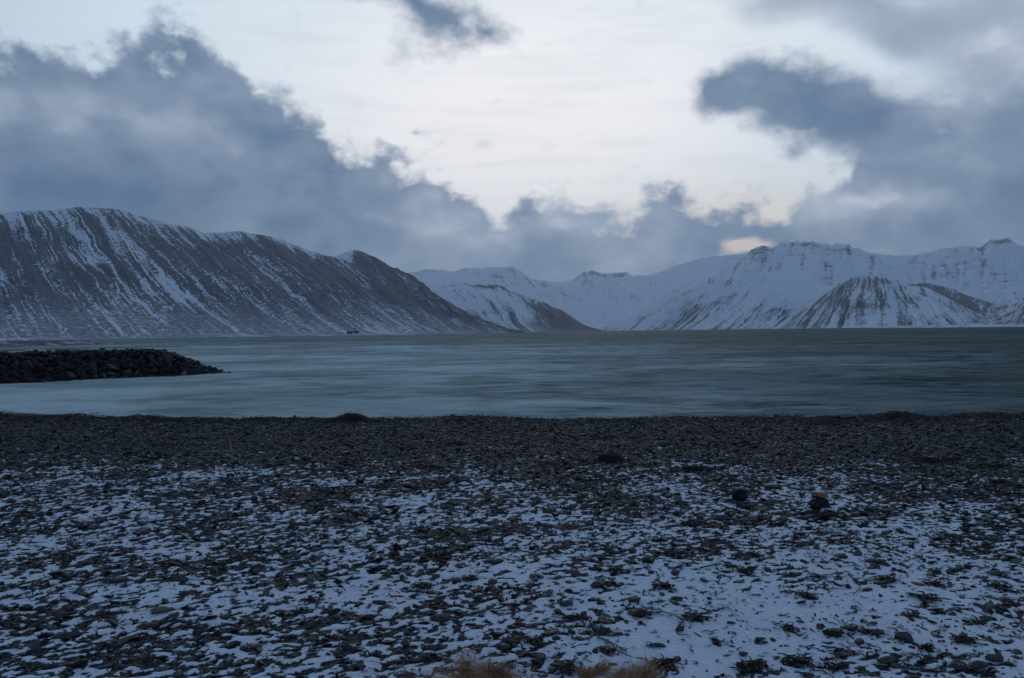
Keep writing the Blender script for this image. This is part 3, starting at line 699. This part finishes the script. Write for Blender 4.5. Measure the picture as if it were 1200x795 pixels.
# seaweed heaps along the crest
def heap(px, py, rx, ry, h, label, name='seaweed_heap', n=260, d_=None):
    p = gp(px, py)
    if py < 500:                                     # sits on the crest itself
        yy = crest_y(np.array([(px - 600) / FPX * 13.3]))[0] - .05 - (py - 488) * .05; xx = (px - 600) / FPX * yy
        p = np.array([xx, yy, float(ground_z(np.array([xx]), np.array([yy]))[0])])
    m = 40; g = np.linspace(-1, 1, m); gx, gy = np.meshgrid(g, g, indexing='ij'); r = np.hypot(gx, gy)
    gz = h * np.clip(1 - r ** 2, -.15, 1) + h * .5 * fbm(gx * 2.5 + px, gy * 2.5, 130, 4) * np.clip(1.1 - r, 0, 1) - .01
    Vm = np.stack([gx * rx, gy * ry, gz], -1).reshape(-1, 3)
    me = make_mesh(name, Vm, grid_faces(m, m), m_sw, False, {'tone': np.full(m * m, .15)})
    o = link(name, me, loc=tuple(p)); tag(o, label, 'seaweed heap')
    a_ = rng.uniform(0, 6.283, n); rr = np.sqrt(rng.uniform(0, 1, n))
    x, y = rr * np.cos(a_) * rx, rr * np.sin(a_) * ry
    V, F_, T = ribbons(x, y, rng.uniform(.06, .2, n), rng.uniform(.004, .009, n), K=6, z_of=lambda a, b: h * np.clip(1 - (a / rx) ** 2 - (b / ry) ** 2, 0, 1), lift=.01)
    me = make_mesh('strands', V, F_, m_sw, False, {'tone': T}); link('strands', me, parent=o)
    return o
heap(410, 488, .34, .25, .10, 'black mound of seaweed on the beach crest, left of centre')
heap(1050, 488, .42, .25, .085, 'flat dark mound of seaweed on the beach crest at the right')
heap(958, 497, .50, .25, .04, 'long low mat of black seaweed just inside the crest')
heap(714, 541, .17, .12, .08, 'round dark lump of seaweed alone on the bare shingle')
heap(540, 490, .12, .1, .03, 'tiny dark lump of seaweed breaking the crest line near centre', n=60)
heap(215, 489, .75, .25, .035, 'long black seaweed ridge on the crest in front of the breakwater', n=400)
heap(40, 489, .60, .3, .035, 'black seaweed ridge on the crest at the far left', n=300)
heap(1160, 548, .3, .12, .03, 'dark seaweed patch in the shingle near the right edge', n=160)
heap(1095, 541, .35, .12, .035, 'dark flattened seaweed patch below the right hand crest mound', n=160)
heap(815, 552, .20, .10, .03, 'dark seaweed patch where the snow begins, right of centre', n=110)
heap(505, 549, .16, .09, .025, 'dark seaweed patch where the snow begins, left of centre', n=90)
heap(535, 521, .16, .09, .025, 'dark seaweed scrap pile on bare shingle below the centre crest', n=90)

# wrack line along the crest
x = rng.uniform(-13, 11, 9000)
y = crest_y(x) + perlin(x / 1.7, 0 * x, 70) * .35 + rng.normal(-.1, .28, 9000)
amt = np.interp(x, [-13, -5, -2.4, -1.8, 2.5, 4, 9, 11], [1, 1, .8, .25, .2, .55, .7, .7])
kp = rng.uniform(size=9000) < amt
V, F_, T = ribbons(x[kp], y[kp], rng.uniform(.05, .2, kp.sum()), rng.uniform(.004, .009, kp.sum()), z_of=base_z, lift=.012, zadd=np.abs(rng.normal(0, .016, kp.sum())))
me = make_mesh('seaweed_wrack', V, F_, m_sw, False, {'tone': T})
tag(link('seaweed_wrack', me), 'dark line of washed up seaweed along the crest of the beach', 'seaweed', kind='stuff')

# ------------------------------------------------------------------ individual beach stones
def stone_obj(name, px, py, wpx, hratio, col_, label, seed, elong=1.2, yaw=0., group=None, zoff=0., cuts=9, tilt=0., cat='stone', base=None, snow=.5):
    r = np.random.default_rng(seed)
    p = gp(px, py) if base is None else np.array(base)
    half = wpx / 2 * p[1] / FPX
    v, f = stone_template(4, r, cuts, .05, 1., 1.)
    v = v + (0.03 * np.stack([np.sin(v[:, 1] * 9 + seed), np.sin(v[:, 2] * 8 + seed), np.sin(v[:, 0] * 10)], 1))
    v *= np.array([1, 1 / elong, hratio]) / np.abs(v[:, 0]).max() * half
    c, s_ = math.cos(tilt), math.sin(tilt)
    v = v @ np.array([[c, 0, s_], [0, 1, 0], [-s_, 0, c]]).T
    mname = 'stone_%03d_%03d_%03d' % tuple(int(q * 1000) for q in col_) + ('' if snow else '_bare')
    m = bpy.data.materials.get(mname) or stone_mat(mname, fixed=col_, snow=snow)
    me = make_mesh(name, v, f, m, False)
    lowz = v[:, 2].min()
    o = link(name, me, loc=(p[0], p[1] + half * .3, p[2] - lowz * .8 + zoff)); o.rotation_euler = (0, 0, yaw)
    tag(o, label, cat, group); o['_top'] = 0
    del o['_top']
    return o
DK, GY, BR, TN, GN = (.007, .007, .008), (.036, .037, .040), (.056, .040, .031), (.085, .068, .052), (.036, .041, .034)
specs = [
    (866, 587, 20, .70, DK, 'rounded black stone alone on the snow patch left of the tan capped stone', 1.1, 0),
    (978, 746, 26, .30, DK, 'smooth black oval stone on clean snow in the lower right', 1.2, 0),
    (760, 660, 16, .38, DK, 'small blunt black stone among seaweed right of centre', 1.1, 0),
    (516, 730, 27, .26, GY, 'broad dark grey slab lying left of the grass tufts', 1.2, .2),
    (647, 744, 19, .26, TN, 'tan brown flat stone above the gap between the grass tufts', 1.1, 0),
    (708, 730, 22, .28, BR, 'brown rounded slab on snow above the right grass tufts', 1.1, .1),
    (770, 760, 26, .16, GN, 'thin greenish flat stone on clean snow right of the grass', 2.4, 0),
    (131, 684, 40, .16, GY, 'long dark flat stone like a sliver in the left foreground', 2.6, .12),
    (187, 719, 24, .26, TN, 'tan blunt flat stone with a corner up in the left foreground', 1.3, 0),
    (173, 737, 30, .18, BR, 'narrow reddish brown stone set slantwise at the lower left', 2.5, .5),
    (215, 699, 16, .3, GY, 'small grey stone just above the tan flat stone at left', 1.3, .2),
    (75, 750, 36, .2, GY, 'long grey slab half under snow near the lower left', 2.2, .3),
    (92, 783, 22, .34, DK, 'black lumpy stone near the bottom edge at left', 1.2, 0),
    (1123, 782, 25, .3, GY, 'large grey cobble near the bottom edge at right', 1.2, 0),
    (1148, 787, 26, .26, GY, 'flat bluish grey cobble right beside the large bottom cobble', 1.5, .1),
    (1168, 675, 20, .22, TN, 'pale tan flat stone on snow near the right edge', 2., 0),
    (1062, 750, 24, .34, GY, 'dark wedge shaped stone in the cobble patch at right', 1.4, -.3),
    (1030, 744, 16, .32, GN, 'grey green pebble just right of the smooth black oval', 1.3, 0),
    (1000, 742, 17, .3, GN, 'greenish rounded pebble beside the smooth black oval', 1.3, .3),
    (893, 755, 17, .2, GY, 'thin grey flake on open snow at lower right', 1.8, 0),
    (872, 769, 12, .4, BR, 'small brown upright stone on open snow near the bottom', 1.1, 0),
    (889, 753, 11, .5, DK, 'small black cube like stone at the edge of open snow', 1., 0),
    (1040, 778, 24, .26, GY, 'dull grey slab at the left of the bottom right cobbles', 1.5, .2),
    (988, 772, 24, .22, GY, 'grey slab near the bottom below the smooth black oval', 1.6, .2),
    (1170, 779, 26, .34, GY, 'rough dark cobble in the bottom right corner', 1.2, 0),
    (744, 706, 17, .3, GN, 'rounded grey green stone left of the driftwood stick', 1.2, 0),
    (742, 721, 15, .42, TN, 'mustard tan stone beside the left end of the driftwood stick', 1.1, .4),
    (664, 710, 18, .3, GN, 'dark green grey stone among seaweed above centre grass', 1.2, 0),
    (797, 740, 12, .4, GY, 'small grey stone tucked beside seaweed right of the stick', 1.2, 0),
    (795, 704, 18, .26, GN, 'flat olive stone on snow above the driftwood stick', 1.6, 0),
    (700, 689, 18, .3, GY, 'pale edged grey stone in the middle of the seaweed belt', 1.4, 0),
    (1180, 707, 16, .3, TN, 'small tan stone on snow at the right edge', 1.3, 0),
    (905, 572, 18, .2, TN, 'pale tan flat stone in shingle left of the tan capped stone', 2., 0),
]
for i, (px, py, wpx, hr, c_, lab, el_, yw) in enumerate(specs):
    stone_obj('beach_stone', px, py, wpx, hr * 1.25, c_, lab, 200 + i, elong=el_, yaw=yw)
# dark stone carrying a tan one
lower = stone_obj('beach_stone', 961, 597, 27, .70, DK, 'broad black stone that carries the tan flat stone', 301, elong=1.25, cuts=15, tilt=.1, snow=0)
bpy.context.view_layer.update()
topz = max((lower.matrix_world @ v_.co).z for v_ in lower.data.vertices)
mid = stone_obj('beach_stone', 961, 594, 15, .34, DK, 'small black stone wedged between the broad black stone and the tan one', 302, elong=1.1, cuts=12, snow=0)
mid.location = (lower.location.x, lower.location.y, topz + .004)
bpy.context.view_layer.update(); topz2 = max((mid.matrix_world @ v_.co).z for v_ in mid.data.vertices)
tan = stone_obj('beach_stone', 964, 592, 20, .38, (.24, .11, .05), 'orange tan flat stone balanced on top of the black stones', 303, elong=1.3, tilt=.12, snow=0)
tan.location = (lower.location.x + .012, lower.location.y, topz2 - .002)

# unlabelled look-alikes: palm sized grey stones
stone_meshes = []
for i in range(16):
    r = np.random.default_rng(500 + i); v, f = stone_template(3, r, 9, .05, 1., 1.)
    v = v / np.abs(v[:, 0]).max() * np.array([1, 1 / r.uniform(1.1, 2.2), r.uniform(.22, .42)]) * .5
    c_ = [GY, GN, BR, DK, GY, (.07, .066, .06)][i % 6]; mname = 'stone_%03d_%03d_%03d' % tuple(int(q * 1000) for q in c_)
    m = bpy.data.materials.get(mname) or stone_mat(mname, fixed=c_, snow=.5)
    stone_meshes.append(make_mesh('beach_stone', v, f, m, False))
for i in range(120):
    px, py = rng.uniform(0, 1200), 560 + 232 * rng.uniform() ** .8
    if 800 < px < 960 and py > 690: continue
    p = gp(px, py); s_ = rng.uniform(.04, .085)
    o = link('beach_stone', stone_meshes[i % 16], loc=(p[0], p[1], p[2] + s_ * .05)); o.scale = (s_, s_, s_); o.rotation_euler = (rng.normal(0, .15), rng.normal(0, .15), rng.normal(.3, .6))
    tag(o, 'palm sized flat grey stone half sunk in the snow dusted shingle', 'stone', 'palm sized stones across the near beach')

# ------------------------------------------------------------------ driftwood stick and kelp stalks
def tube(name, pts, radii, mat, seg=8):
    pts = np.array(pts, float); n = len(pts)
    tg = np.gradient(pts, axis=0); tg /= np.linalg.norm(tg, axis=1)[:, None]
    up = np.array([0, 0, 1.]); sd_ = np.cross(tg, up); sd_ /= np.maximum(np.linalg.norm(sd_, axis=1), 1e-6)[:, None]; u2 = np.cross(sd_, tg)
    a_ = np.arange(seg) / seg * 2 * math.pi
    V = pts[:, None] + (sd_[:, None] * np.cos(a_)[None, :, None] + u2[:, None] * np.sin(a_)[None, :, None]) * np.array(radii)[:, None, None]
    V = V.reshape(-1, 3); F_ = []
    for i in range(n - 1):
        for j in range(seg): F_.append([i * seg + j, i * seg + (j + 1) % seg, (i + 1) * seg + (j + 1) % seg, (i + 1) * seg + j])
    V = np.concatenate([V, pts[:1], pts[-1:]]); c0, c1 = n * seg, n * seg + 1
    for j in range(0, seg, 2):
        F_.append([c0, (j + 2) % seg, (j + 1) % seg, j]); F_.append([c1, (n - 1) * seg + j, (n - 1) * seg + (j + 1) % seg, (n - 1) * seg + (j + 2) % seg])
    return make_mesh(name, V, np.array(F_), mat, True, {'tone': np.full(len(V), .2)})
m_dw, t_, b_ = material('weathered_driftwood')
g_ = t_.node('ShaderNodeNewGeometry').outputs['Position']
t_.put(b_, 'Base Color', t_.mix(t_.noise(t_.mapping(g_, sc=(4, 60, 60)), 3., 4.), C4((.08, .07, .062)), C4((.22, .20, .19)))); b_.inputs['Roughness'].default_value = .8
m_st, t_, b_ = material('dark_kelp_stalk'); b_.inputs['Base Color'].default_value = (.016, .012, .011, 1); b_.inputs['Roughness'].default_value = .5; b_.inputs['Specular IOR Level'].default_value = .3
def stalk(name, pix, r0, r1, mat, label, cat, lift=.012):
    pix = np.array(pix, float); tt = np.linspace(0, 1, 14); ti = np.linspace(0, 1, len(pix))
    P_ = [gp(a_, b2) for a_, b2 in zip(np.interp(tt, ti, pix[:, 0]), np.interp(tt, ti, pix[:, 1]))]
    P_ = np.array(P_); o_ = P_[0].copy(); P_[:, 2] = np.convolve(np.pad(P_[:, 2], 2, mode='edge'), np.ones(5) / 5, 'valid') + lift
    o = link(name, tube(name, P_ - o_, np.linspace(r0, r1, 14), mat), loc=tuple(o_)); tag(o, label, cat); return o
stalk('driftwood_stick', [(751, 713), (775, 719), (790, 724), (806, 731)], .0045, .003, m_dw, 'thin pale driftwood stick lying slantwise on the snow right of centre', 'driftwood', .014)
stalk('kelp_stalk', [(700, 749), (716, 756), (724, 766), (741, 773)], .0065, .003, m_dw, 'brown grey curved stalk lying above the right grass tufts', 'seaweed stalk')
k_ = stalk('kelp_stalk', [(608, 773), (622, 769), (636, 769), (638, 777)], .006, .003, m_st, 'black hooked kelp stalk on bare snow between the grass tufts', 'seaweed stalk')
stalk('kelp_stalk', [(628, 774), (632, 782), (622, 790)], .004, .002, m_st, 'short black kelp branch trailing below the hooked stalk', 'seaweed stalk')
stalk('kelp_stalk', [(992, 762), (1002, 767)], .004, .002, m_st, 'short thin black twig below the smooth black oval stone', 'seaweed stalk')
stalk('kelp_stalk', [(935, 779), (952, 772)], .004, .0025, m_st, 'slim black twig on open snow near the bottom edge', 'seaweed stalk')
stalk('kelp_stalk', [(962, 760), (985, 763), (1003, 768)], .004, .002, m_st, 'long thin black strand under the smooth black oval stone', 'seaweed stalk')
stalk('kelp_stalk', [(1005, 682), (1008, 692), (1000, 699)], .004, .002, m_st, 'curled black strand on the snow right of centre', 'seaweed stalk')
stalk('kelp_stalk', [(820, 668), (845, 662), (856, 671)], .005, .002, m_st, 'arched black kelp strand on the snow at the end of the seaweed belt', 'seaweed stalk')
stalk('kelp_stalk', [(690, 668), (720, 671), (748, 668)], .006, .003, m_st, 'long straight black kelp stalk inside the seaweed belt', 'seaweed stalk')

# ------------------------------------------------------------------ dry grass tufts
m_gr, t_, b_ = material('dead_brown_grass')
t_.put(b_, 'Base Color', t_.ramp(t_.attr('tone'), [(0, (.11, .05, .022)), (.45, (.38, .20, .085)), (.8, (.50, .31, .19)), (1, (.70, .56, .42))])); b_.inputs['Roughness'].default_value = .75
def tuft(px, py, R, H, n, label, lean=(0, 0)):
    p = gp(px, py); K = 6
    nsub = max(4, int(n / 160)); sr = R * .75 * np.sqrt(rng.uniform(0, 1, nsub)); sa_ = rng.uniform(0, 6.283, nsub); sh = rng.uniform(.3, 1.2, nsub); sl = rng.normal(0, .5, (nsub, 2))
    k_ = rng.integers(0, nsub, n)
    a_ = rng.uniform(0, 6.283, n); rr = R * .22 * np.abs(rng.normal(size=n))
    bx, by = (sr * np.cos(sa_))[k_] + rr * np.cos(a_), (sr * np.sin(sa_))[k_] * .8 + rr * np.sin(a_)
    ln = H * sh[k_] * rng.uniform(.4, 1.2, n) * np.where(rng.uniform(size=n) < .08, 1.5, 1.); out = np.abs(rng.normal(0, .95, n)) + .15; az_ = a_ + rng.normal(0, .9, n)
    lean = (lean[0] + sl[k_, 0][:, None], lean[1] + sl[k_, 1][:, None])
    tt = np.linspace(0, 1, K)[None]
    ox = np.cos(az_)[:, None] * out[:, None] * tt ** 1.7 * ln[:, None] * .75 + lean[0] * tt ** 1.5 * ln[:, None]
    oy = np.sin(az_)[:, None] * out[:, None] * tt ** 1.7 * ln[:, None] * .75 + lean[1] * tt ** 1.5 * ln[:, None]
    oz = ln[:, None] * (tt - .50 * np.minimum(out, 1.4)[:, None] * tt ** 2.2)
    wv = .02 * np.sin(tt * 7 + rng.uniform(0, 6, (n, 1)))
    PX = bx[:, None] + ox + wv * .3; PY = by[:, None] + oy; PZ = oz - .01
    wd = (rng.uniform(.0010, .0019, n)[:, None]) * np.array([1, 1, .9, .7, .5, .15])[None]
    wa_ = rng.uniform(0, 6.28, n)[:, None]; wx, wy = np.cos(wa_) * wd, np.sin(wa_) * wd
    V = np.stack([np.stack([PX + wx, PY + wy, PZ], -1), np.stack([PX - wx * .5 - wy, PY - wy * .5 + wx, PZ], -1), np.stack([PX - wx * .5 + wy, PY - wy * .5 - wx, PZ], -1)], 2).reshape(-1, 3)
    base = (np.arange(n) * K * 3)[:, None, None]; kk = (np.arange(K - 1) * 3)[None, :, None]; q = np.arange(3)[None, None]; q2 = (q + 1) % 3
    A_ = base + kk + q; B_ = base + kk + q2
    F_ = np.stack([A_, B_, B_ + 3, A_ + 3], -1).reshape(-1, 4)
    me = make_mesh('grass_tuft', V, F_, m_gr, False, {'tone': np.repeat(rng.beta(2, 2, n), K * 3)})
    return tag(link('grass_tuft', me, loc=tuple(p)), label, 'grass')
tuft(566, 799, .13, .15, 1700, 'largest tuft of dead brown grass, leftmost at the bottom edge', (-.25, 0))
tuft(538, 806, .10, .09, 700, 'pale thin fringe of dead grass left of the largest tuft', (-.5, .1))
tuft(689, 792, .07, .085, 750, 'small reddish brown grass tuft just right of centre at the bottom', (-.1, .1))
tuft(732, 797, .11, .088, 1200, 'wide bristly brown grass tuft, rightmost of the tufts', (.25, .1))
tuft(753, 793, .05, .075, 400, 'wispy pale end of the grass beside the wide bristly tuft', (.2, .1))

# ------------------------------------------------------------------ breakwater
J0 = ground_pt(6, 450); J1 = ground_pt(276, 437.0)      # front water line
J0, J1 = J0[:2], J1[:2]
ju = (J1 - J0) / np.linalg.norm(J1 - J0); jn = np.array([-ju[1], ju[0]])     # jn points away from camera
if jn[1] < 0: jn = -jn
JL = np.linalg.norm(J1 - J0); JW, JT, JH = 9.0, 1.0, 2.05
def jz(s_, c_):
    """height of the mound at s along (0 at left frame edge, JL at tip), c across"""
    hc = JH * np.interp(s_, [-200, JL - 5.2, JL - 4.2, JL - 2.2, JL - .3, JL + .8], [1.02, .97, .86, .5, .05, -.4])
    a_ = np.abs(c_ - JW / 2) / (JW / 2)
    return np.minimum(hc, hc * (1 - np.clip((a_ - .28) / .72, 0, 1.15)) + 0.0)
m_bo = stone_mat('wet_black_boulder', snow=.35, rough=.5)
m_bo_nodes = m_bo
def boulder_mat(name, c_):
    m, t, b = material(name); pos = t.node('ShaderNodeNewGeometry').outputs['Position']
    n = t.noise(pos, 3.5, 6., .65)
    t.put(b, 'Base Color', t.mix(t.maprange(n, .3, .7), C4([q * .5 for q in c_]), C4([q * 1.3 for q in c_]))); b.inputs['Roughness'].default_value = .6; b.inputs['Specular IOR Level'].default_value = .25
    t.put(b, 'Normal', t.bump(n, .5, .08)); return m
bm_dark = boulder_mat('black_basalt', (.008, .008, .009)); bm_grey = boulder_mat('grey_basalt', (.018, .019, .022)); bm_tan = boulder_mat('tan_basalt', (.070, .058, .050)); bm_ice = boulder_mat('frosted_basalt', (.10, .115, .13))
ns, nc = 220, 40
ss_, cc_ = np.meshgrid(np.linspace(-60, JL + .6, ns), np.linspace(-.3, JW + .3, nc), indexing='ij')
Zc = jz(ss_, cc_) - .30 + fbm(ss_ / .8, cc_ / .8, 140, 3) * .15
Vc = np.stack([J0[0] + ju[0] * ss_ + jn[0] * cc_, J0[1] + ju[1] * ss_ + jn[1] * cc_, Zc], -1).reshape(-1, 3)
me = make_mesh('breakwater_core', Vc, grid_faces(ns, nc), bm_dark, False)
tag(link('breakwater_core', me), 'dark rubble bank of the breakwater under its boulders at the left', 'breakwater', kind='structure')
bmesh_ = []
for i in range(14):
    r = np.random.default_rng(700 + i); v, f = stone_template(3, r, 16, .03, r.uniform(.6, .9), r.uniform(1.15, 1.7))
    for mm in (bm_dark, bm_grey, bm_tan, bm_ice): bmesh_.append(make_mesh('boulder', v, f, mm, False))
cnt = 0; spots = []
def put_boulder(s_, c_, sz, which=None, dz=0.):
    global cnt
    k = rng.integers(0, 14); u = rng.uniform()
    mi = which if which is not None else (0 if u < .60 else 1 if u < .90 else 2 if u < .965 else 3)
    z = float(jz(np.array([s_]), np.array([c_]))[0])
    o = link('boulder', bmesh_[k * 4 + mi], loc=(J0[0] + ju[0] * s_ + jn[0] * c_, J0[1] + ju[1] * s_ + jn[1] * c_, z - sz * .25 + dz))
    o.scale = (sz, sz, sz); o.rotation_euler = (rng.normal(0, .5), rng.normal(0, .5), rng.uniform(0, 6.28))
    lab = ['wet black boulder packed among others in the breakwater', 'wet black boulder packed among others in the breakwater', 'lighter tan boulder among the black ones of the breakwater', 'pale frosted boulder among the black ones of the breakwater'][mi]
    grp = ['black boulders piled in the breakwater', 'black boulders piled in the breakwater', 'tan boulders of the breakwater', 'frosted boulders of the breakwater'][mi]
    tag(o, lab, 'boulder', grp); cnt += 1
for row, c_ in enumerate(np.linspace(.05, JW / 2 - .4, 7)):
    s_ = -2.5 + rng.uniform(0, .6)
    while s_ < JL - .55:
        sz = rng.uniform(.17, .30) * rng.choice([1., 1., 1.25, 1.5]) * (1.12 if row == 0 else 1.) * (1 - .35 * (s_ > JL - 3))
        zz_ = float(jz(np.array([s_]), np.array([c_]))[0])
        if cnt < 285 and zz_ > -.25: put_boulder(s_ + rng.normal(0, .1), c_ + rng.normal(0, .12), sz)
        s_ += sz * rng.uniform(1.7, 2.4)
for q in np.linspace(0, 1, 10): put_boulder(JL + rng.uniform(-1.7, -.3), JW * (.05 + .4 * q), rng.uniform(.22, .36))
# the part of the breakwater outside the picture and its far side, as rubble
n = 1700; s_ = np.concatenate([rng.uniform(-40, -3, 900), rng.uniform(-3, JL - .9, 800)]); c_ = np.concatenate([rng.uniform(0, JW, 900), rng.uniform(.1, JW, 800)])
pz = jz(s_, c_); szs = rng.uniform(.18, .34, n)
pp = np.stack([J0[0] + ju[0] * s_ + jn[0] * c_, J0[1] + ju[1] * s_ + jn[1] * c_, pz - szs * .35], 1)
tpl = [stone_template(2, np.random.default_rng(800 + i), 9, .1, .75, 1.3) for i in range(8)]
me = scatter_mesh('rubble', pp, szs, rng.uniform(0, 6.28, n), rng.normal(0, .5, n), rng.normal(0, .5, n), np.zeros(n), tpl, bm_dark)
tag(link('rubble', me), 'smaller dark rubble filling the breakwater between and behind its boulders', 'rubble', kind='stuff')

# ------------------------------------------------------------------ farmstead on the far shore
def box_mesh(name, x0, x1, y0, y1, z0, z1, mat):
    V = [(x, y, z) for x in (x0, x1) for y in (y0, y1) for z in (z0, z1)]
    F_ = [[0, 1, 3, 2], [4, 6, 7, 5], [0, 4, 5, 1], [2, 3, 7, 6], [0, 2, 6, 4], [1, 5, 7, 3]]
    return make_mesh(name, V, np.array(F_), mat, False)
def simple(name, c, r=.7):
    m, t, b = material(name); pos = t.node('ShaderNodeNewGeometry').outputs['Position']
    t.put(b, 'Base Color', t.mix(t.noise(pos, .8, 3.), C4([q * .75 for q in c]), C4([q * 1.15 for q in c]))); b.inputs['Roughness'].default_value = r; return m
m_red, m_roof, m_wht, m_gls = simple('dull_red_cladding', (.12, .06, .05)), simple('dark_roof_sheet', (.085, .07, .075), .5), simple('white_render', (.5, .5, .5)), simple('window_glass', (.02, .025, .03), .15)
def house(px, py, dist, L, W_, H, label, wall_m, rotz=0., nwin=4):
    p = at_dist(px, py, dist)
    root = bpy.data.objects.new('farmhouse', None); COL.objects.link(root); root.location = tuple(p); root.rotation_euler = (0, 0, rotz); tag(root, label, 'farmhouse', kind='thing')
    link('wall', box_mesh('wall', -L / 2, L / 2, -W_ / 2, W_ / 2, -2.5, H, wall_m), root)
    rh = W_ * .38; e = .35
    V = [(-L / 2 - e, -W_ / 2 - e, H + .003), (L / 2 + e, -W_ / 2 - e, H + .003), (L / 2 + e, W_ / 2 + e, H + .003), (-L / 2 - e, W_ / 2 + e, H + .003), (-L / 2 - e, 0, H + rh), (L / 2 + e, 0, H + rh)]
    me = bpy.data.meshes.new('roof'); me.from_pydata(V, [], [(0, 1, 5, 4), (2, 3, 4, 5), (0, 4, 3), (1, 2, 5), (0, 3, 2, 1)]); me.materials.append(m_roof); rf = link('roof', me, root)
    link('chimney', box_mesh('chimney', -L * .2 - .4, -L * .2 + .4, -.4, .4, H + rh * .7, H + rh + .9, m_roof), rf)
    for i in range(nwin):
        x = -L / 2 + (i + .5) * L / nwin; link('window', box_mesh('window', x - .6, x + .6, -W_ / 2 - .05, -W_ / 2 + .02, H * .35, H * .75, m_gls), root)
    return root
house(410, 391.6, 1110, 8, 5, 2.0, 'small dark red farmhouse at the foot of the brown mountain', m_red, .2, 3)
house(417.5, 391.4, 1120, 6, 5, 2.6, 'taller dark farm barn right beside the dark red farmhouse', m_roof, .1, 2)

# ------------------------------------------------------------------ haze
m_h = bpy.data.materials.new('haze'); m_h.use_nodes = True; nt = m_h.node_tree
for nd in list(nt.nodes):
    if nd.type == 'BSDF_PRINCIPLED': nt.nodes.remove(nd)
pv = nt.nodes.new('ShaderNodeVolumePrincipled'); pv.inputs['Color'].default_value = (.88, .93, .98, 1); pv.inputs['Density'].default_value = 8.5e-5; pv.inputs['Anisotropy'].default_value = .45
out = [nd for nd in nt.nodes if nd.type == 'OUTPUT_MATERIAL'][0]; nt.links.new(pv.outputs[0], out.inputs['Volume'])
me = box_mesh('haze', -10500, 10500, -300, 10500, -5, 830, m_h)
tag(link('haze', me), 'thin cold blue haze over the whole fjord', 'haze', kind='stuff')

# ------------------------------------------------------------------ render settings
scene.view_settings.view_transform = 'Standard'; scene.view_settings.look = 'None'; scene.view_settings.exposure = 0; scene.view_settings.gamma = 1; scene.view_settings.use_curve_mapping = False
cy = scene.cycles; cy.use_denoising = True; cy.max_bounces = 6; cy.diffuse_bounces = 3; cy.volume_bounces = 1; cy.use_adaptive_sampling = True; cy.adaptive_threshold = .02
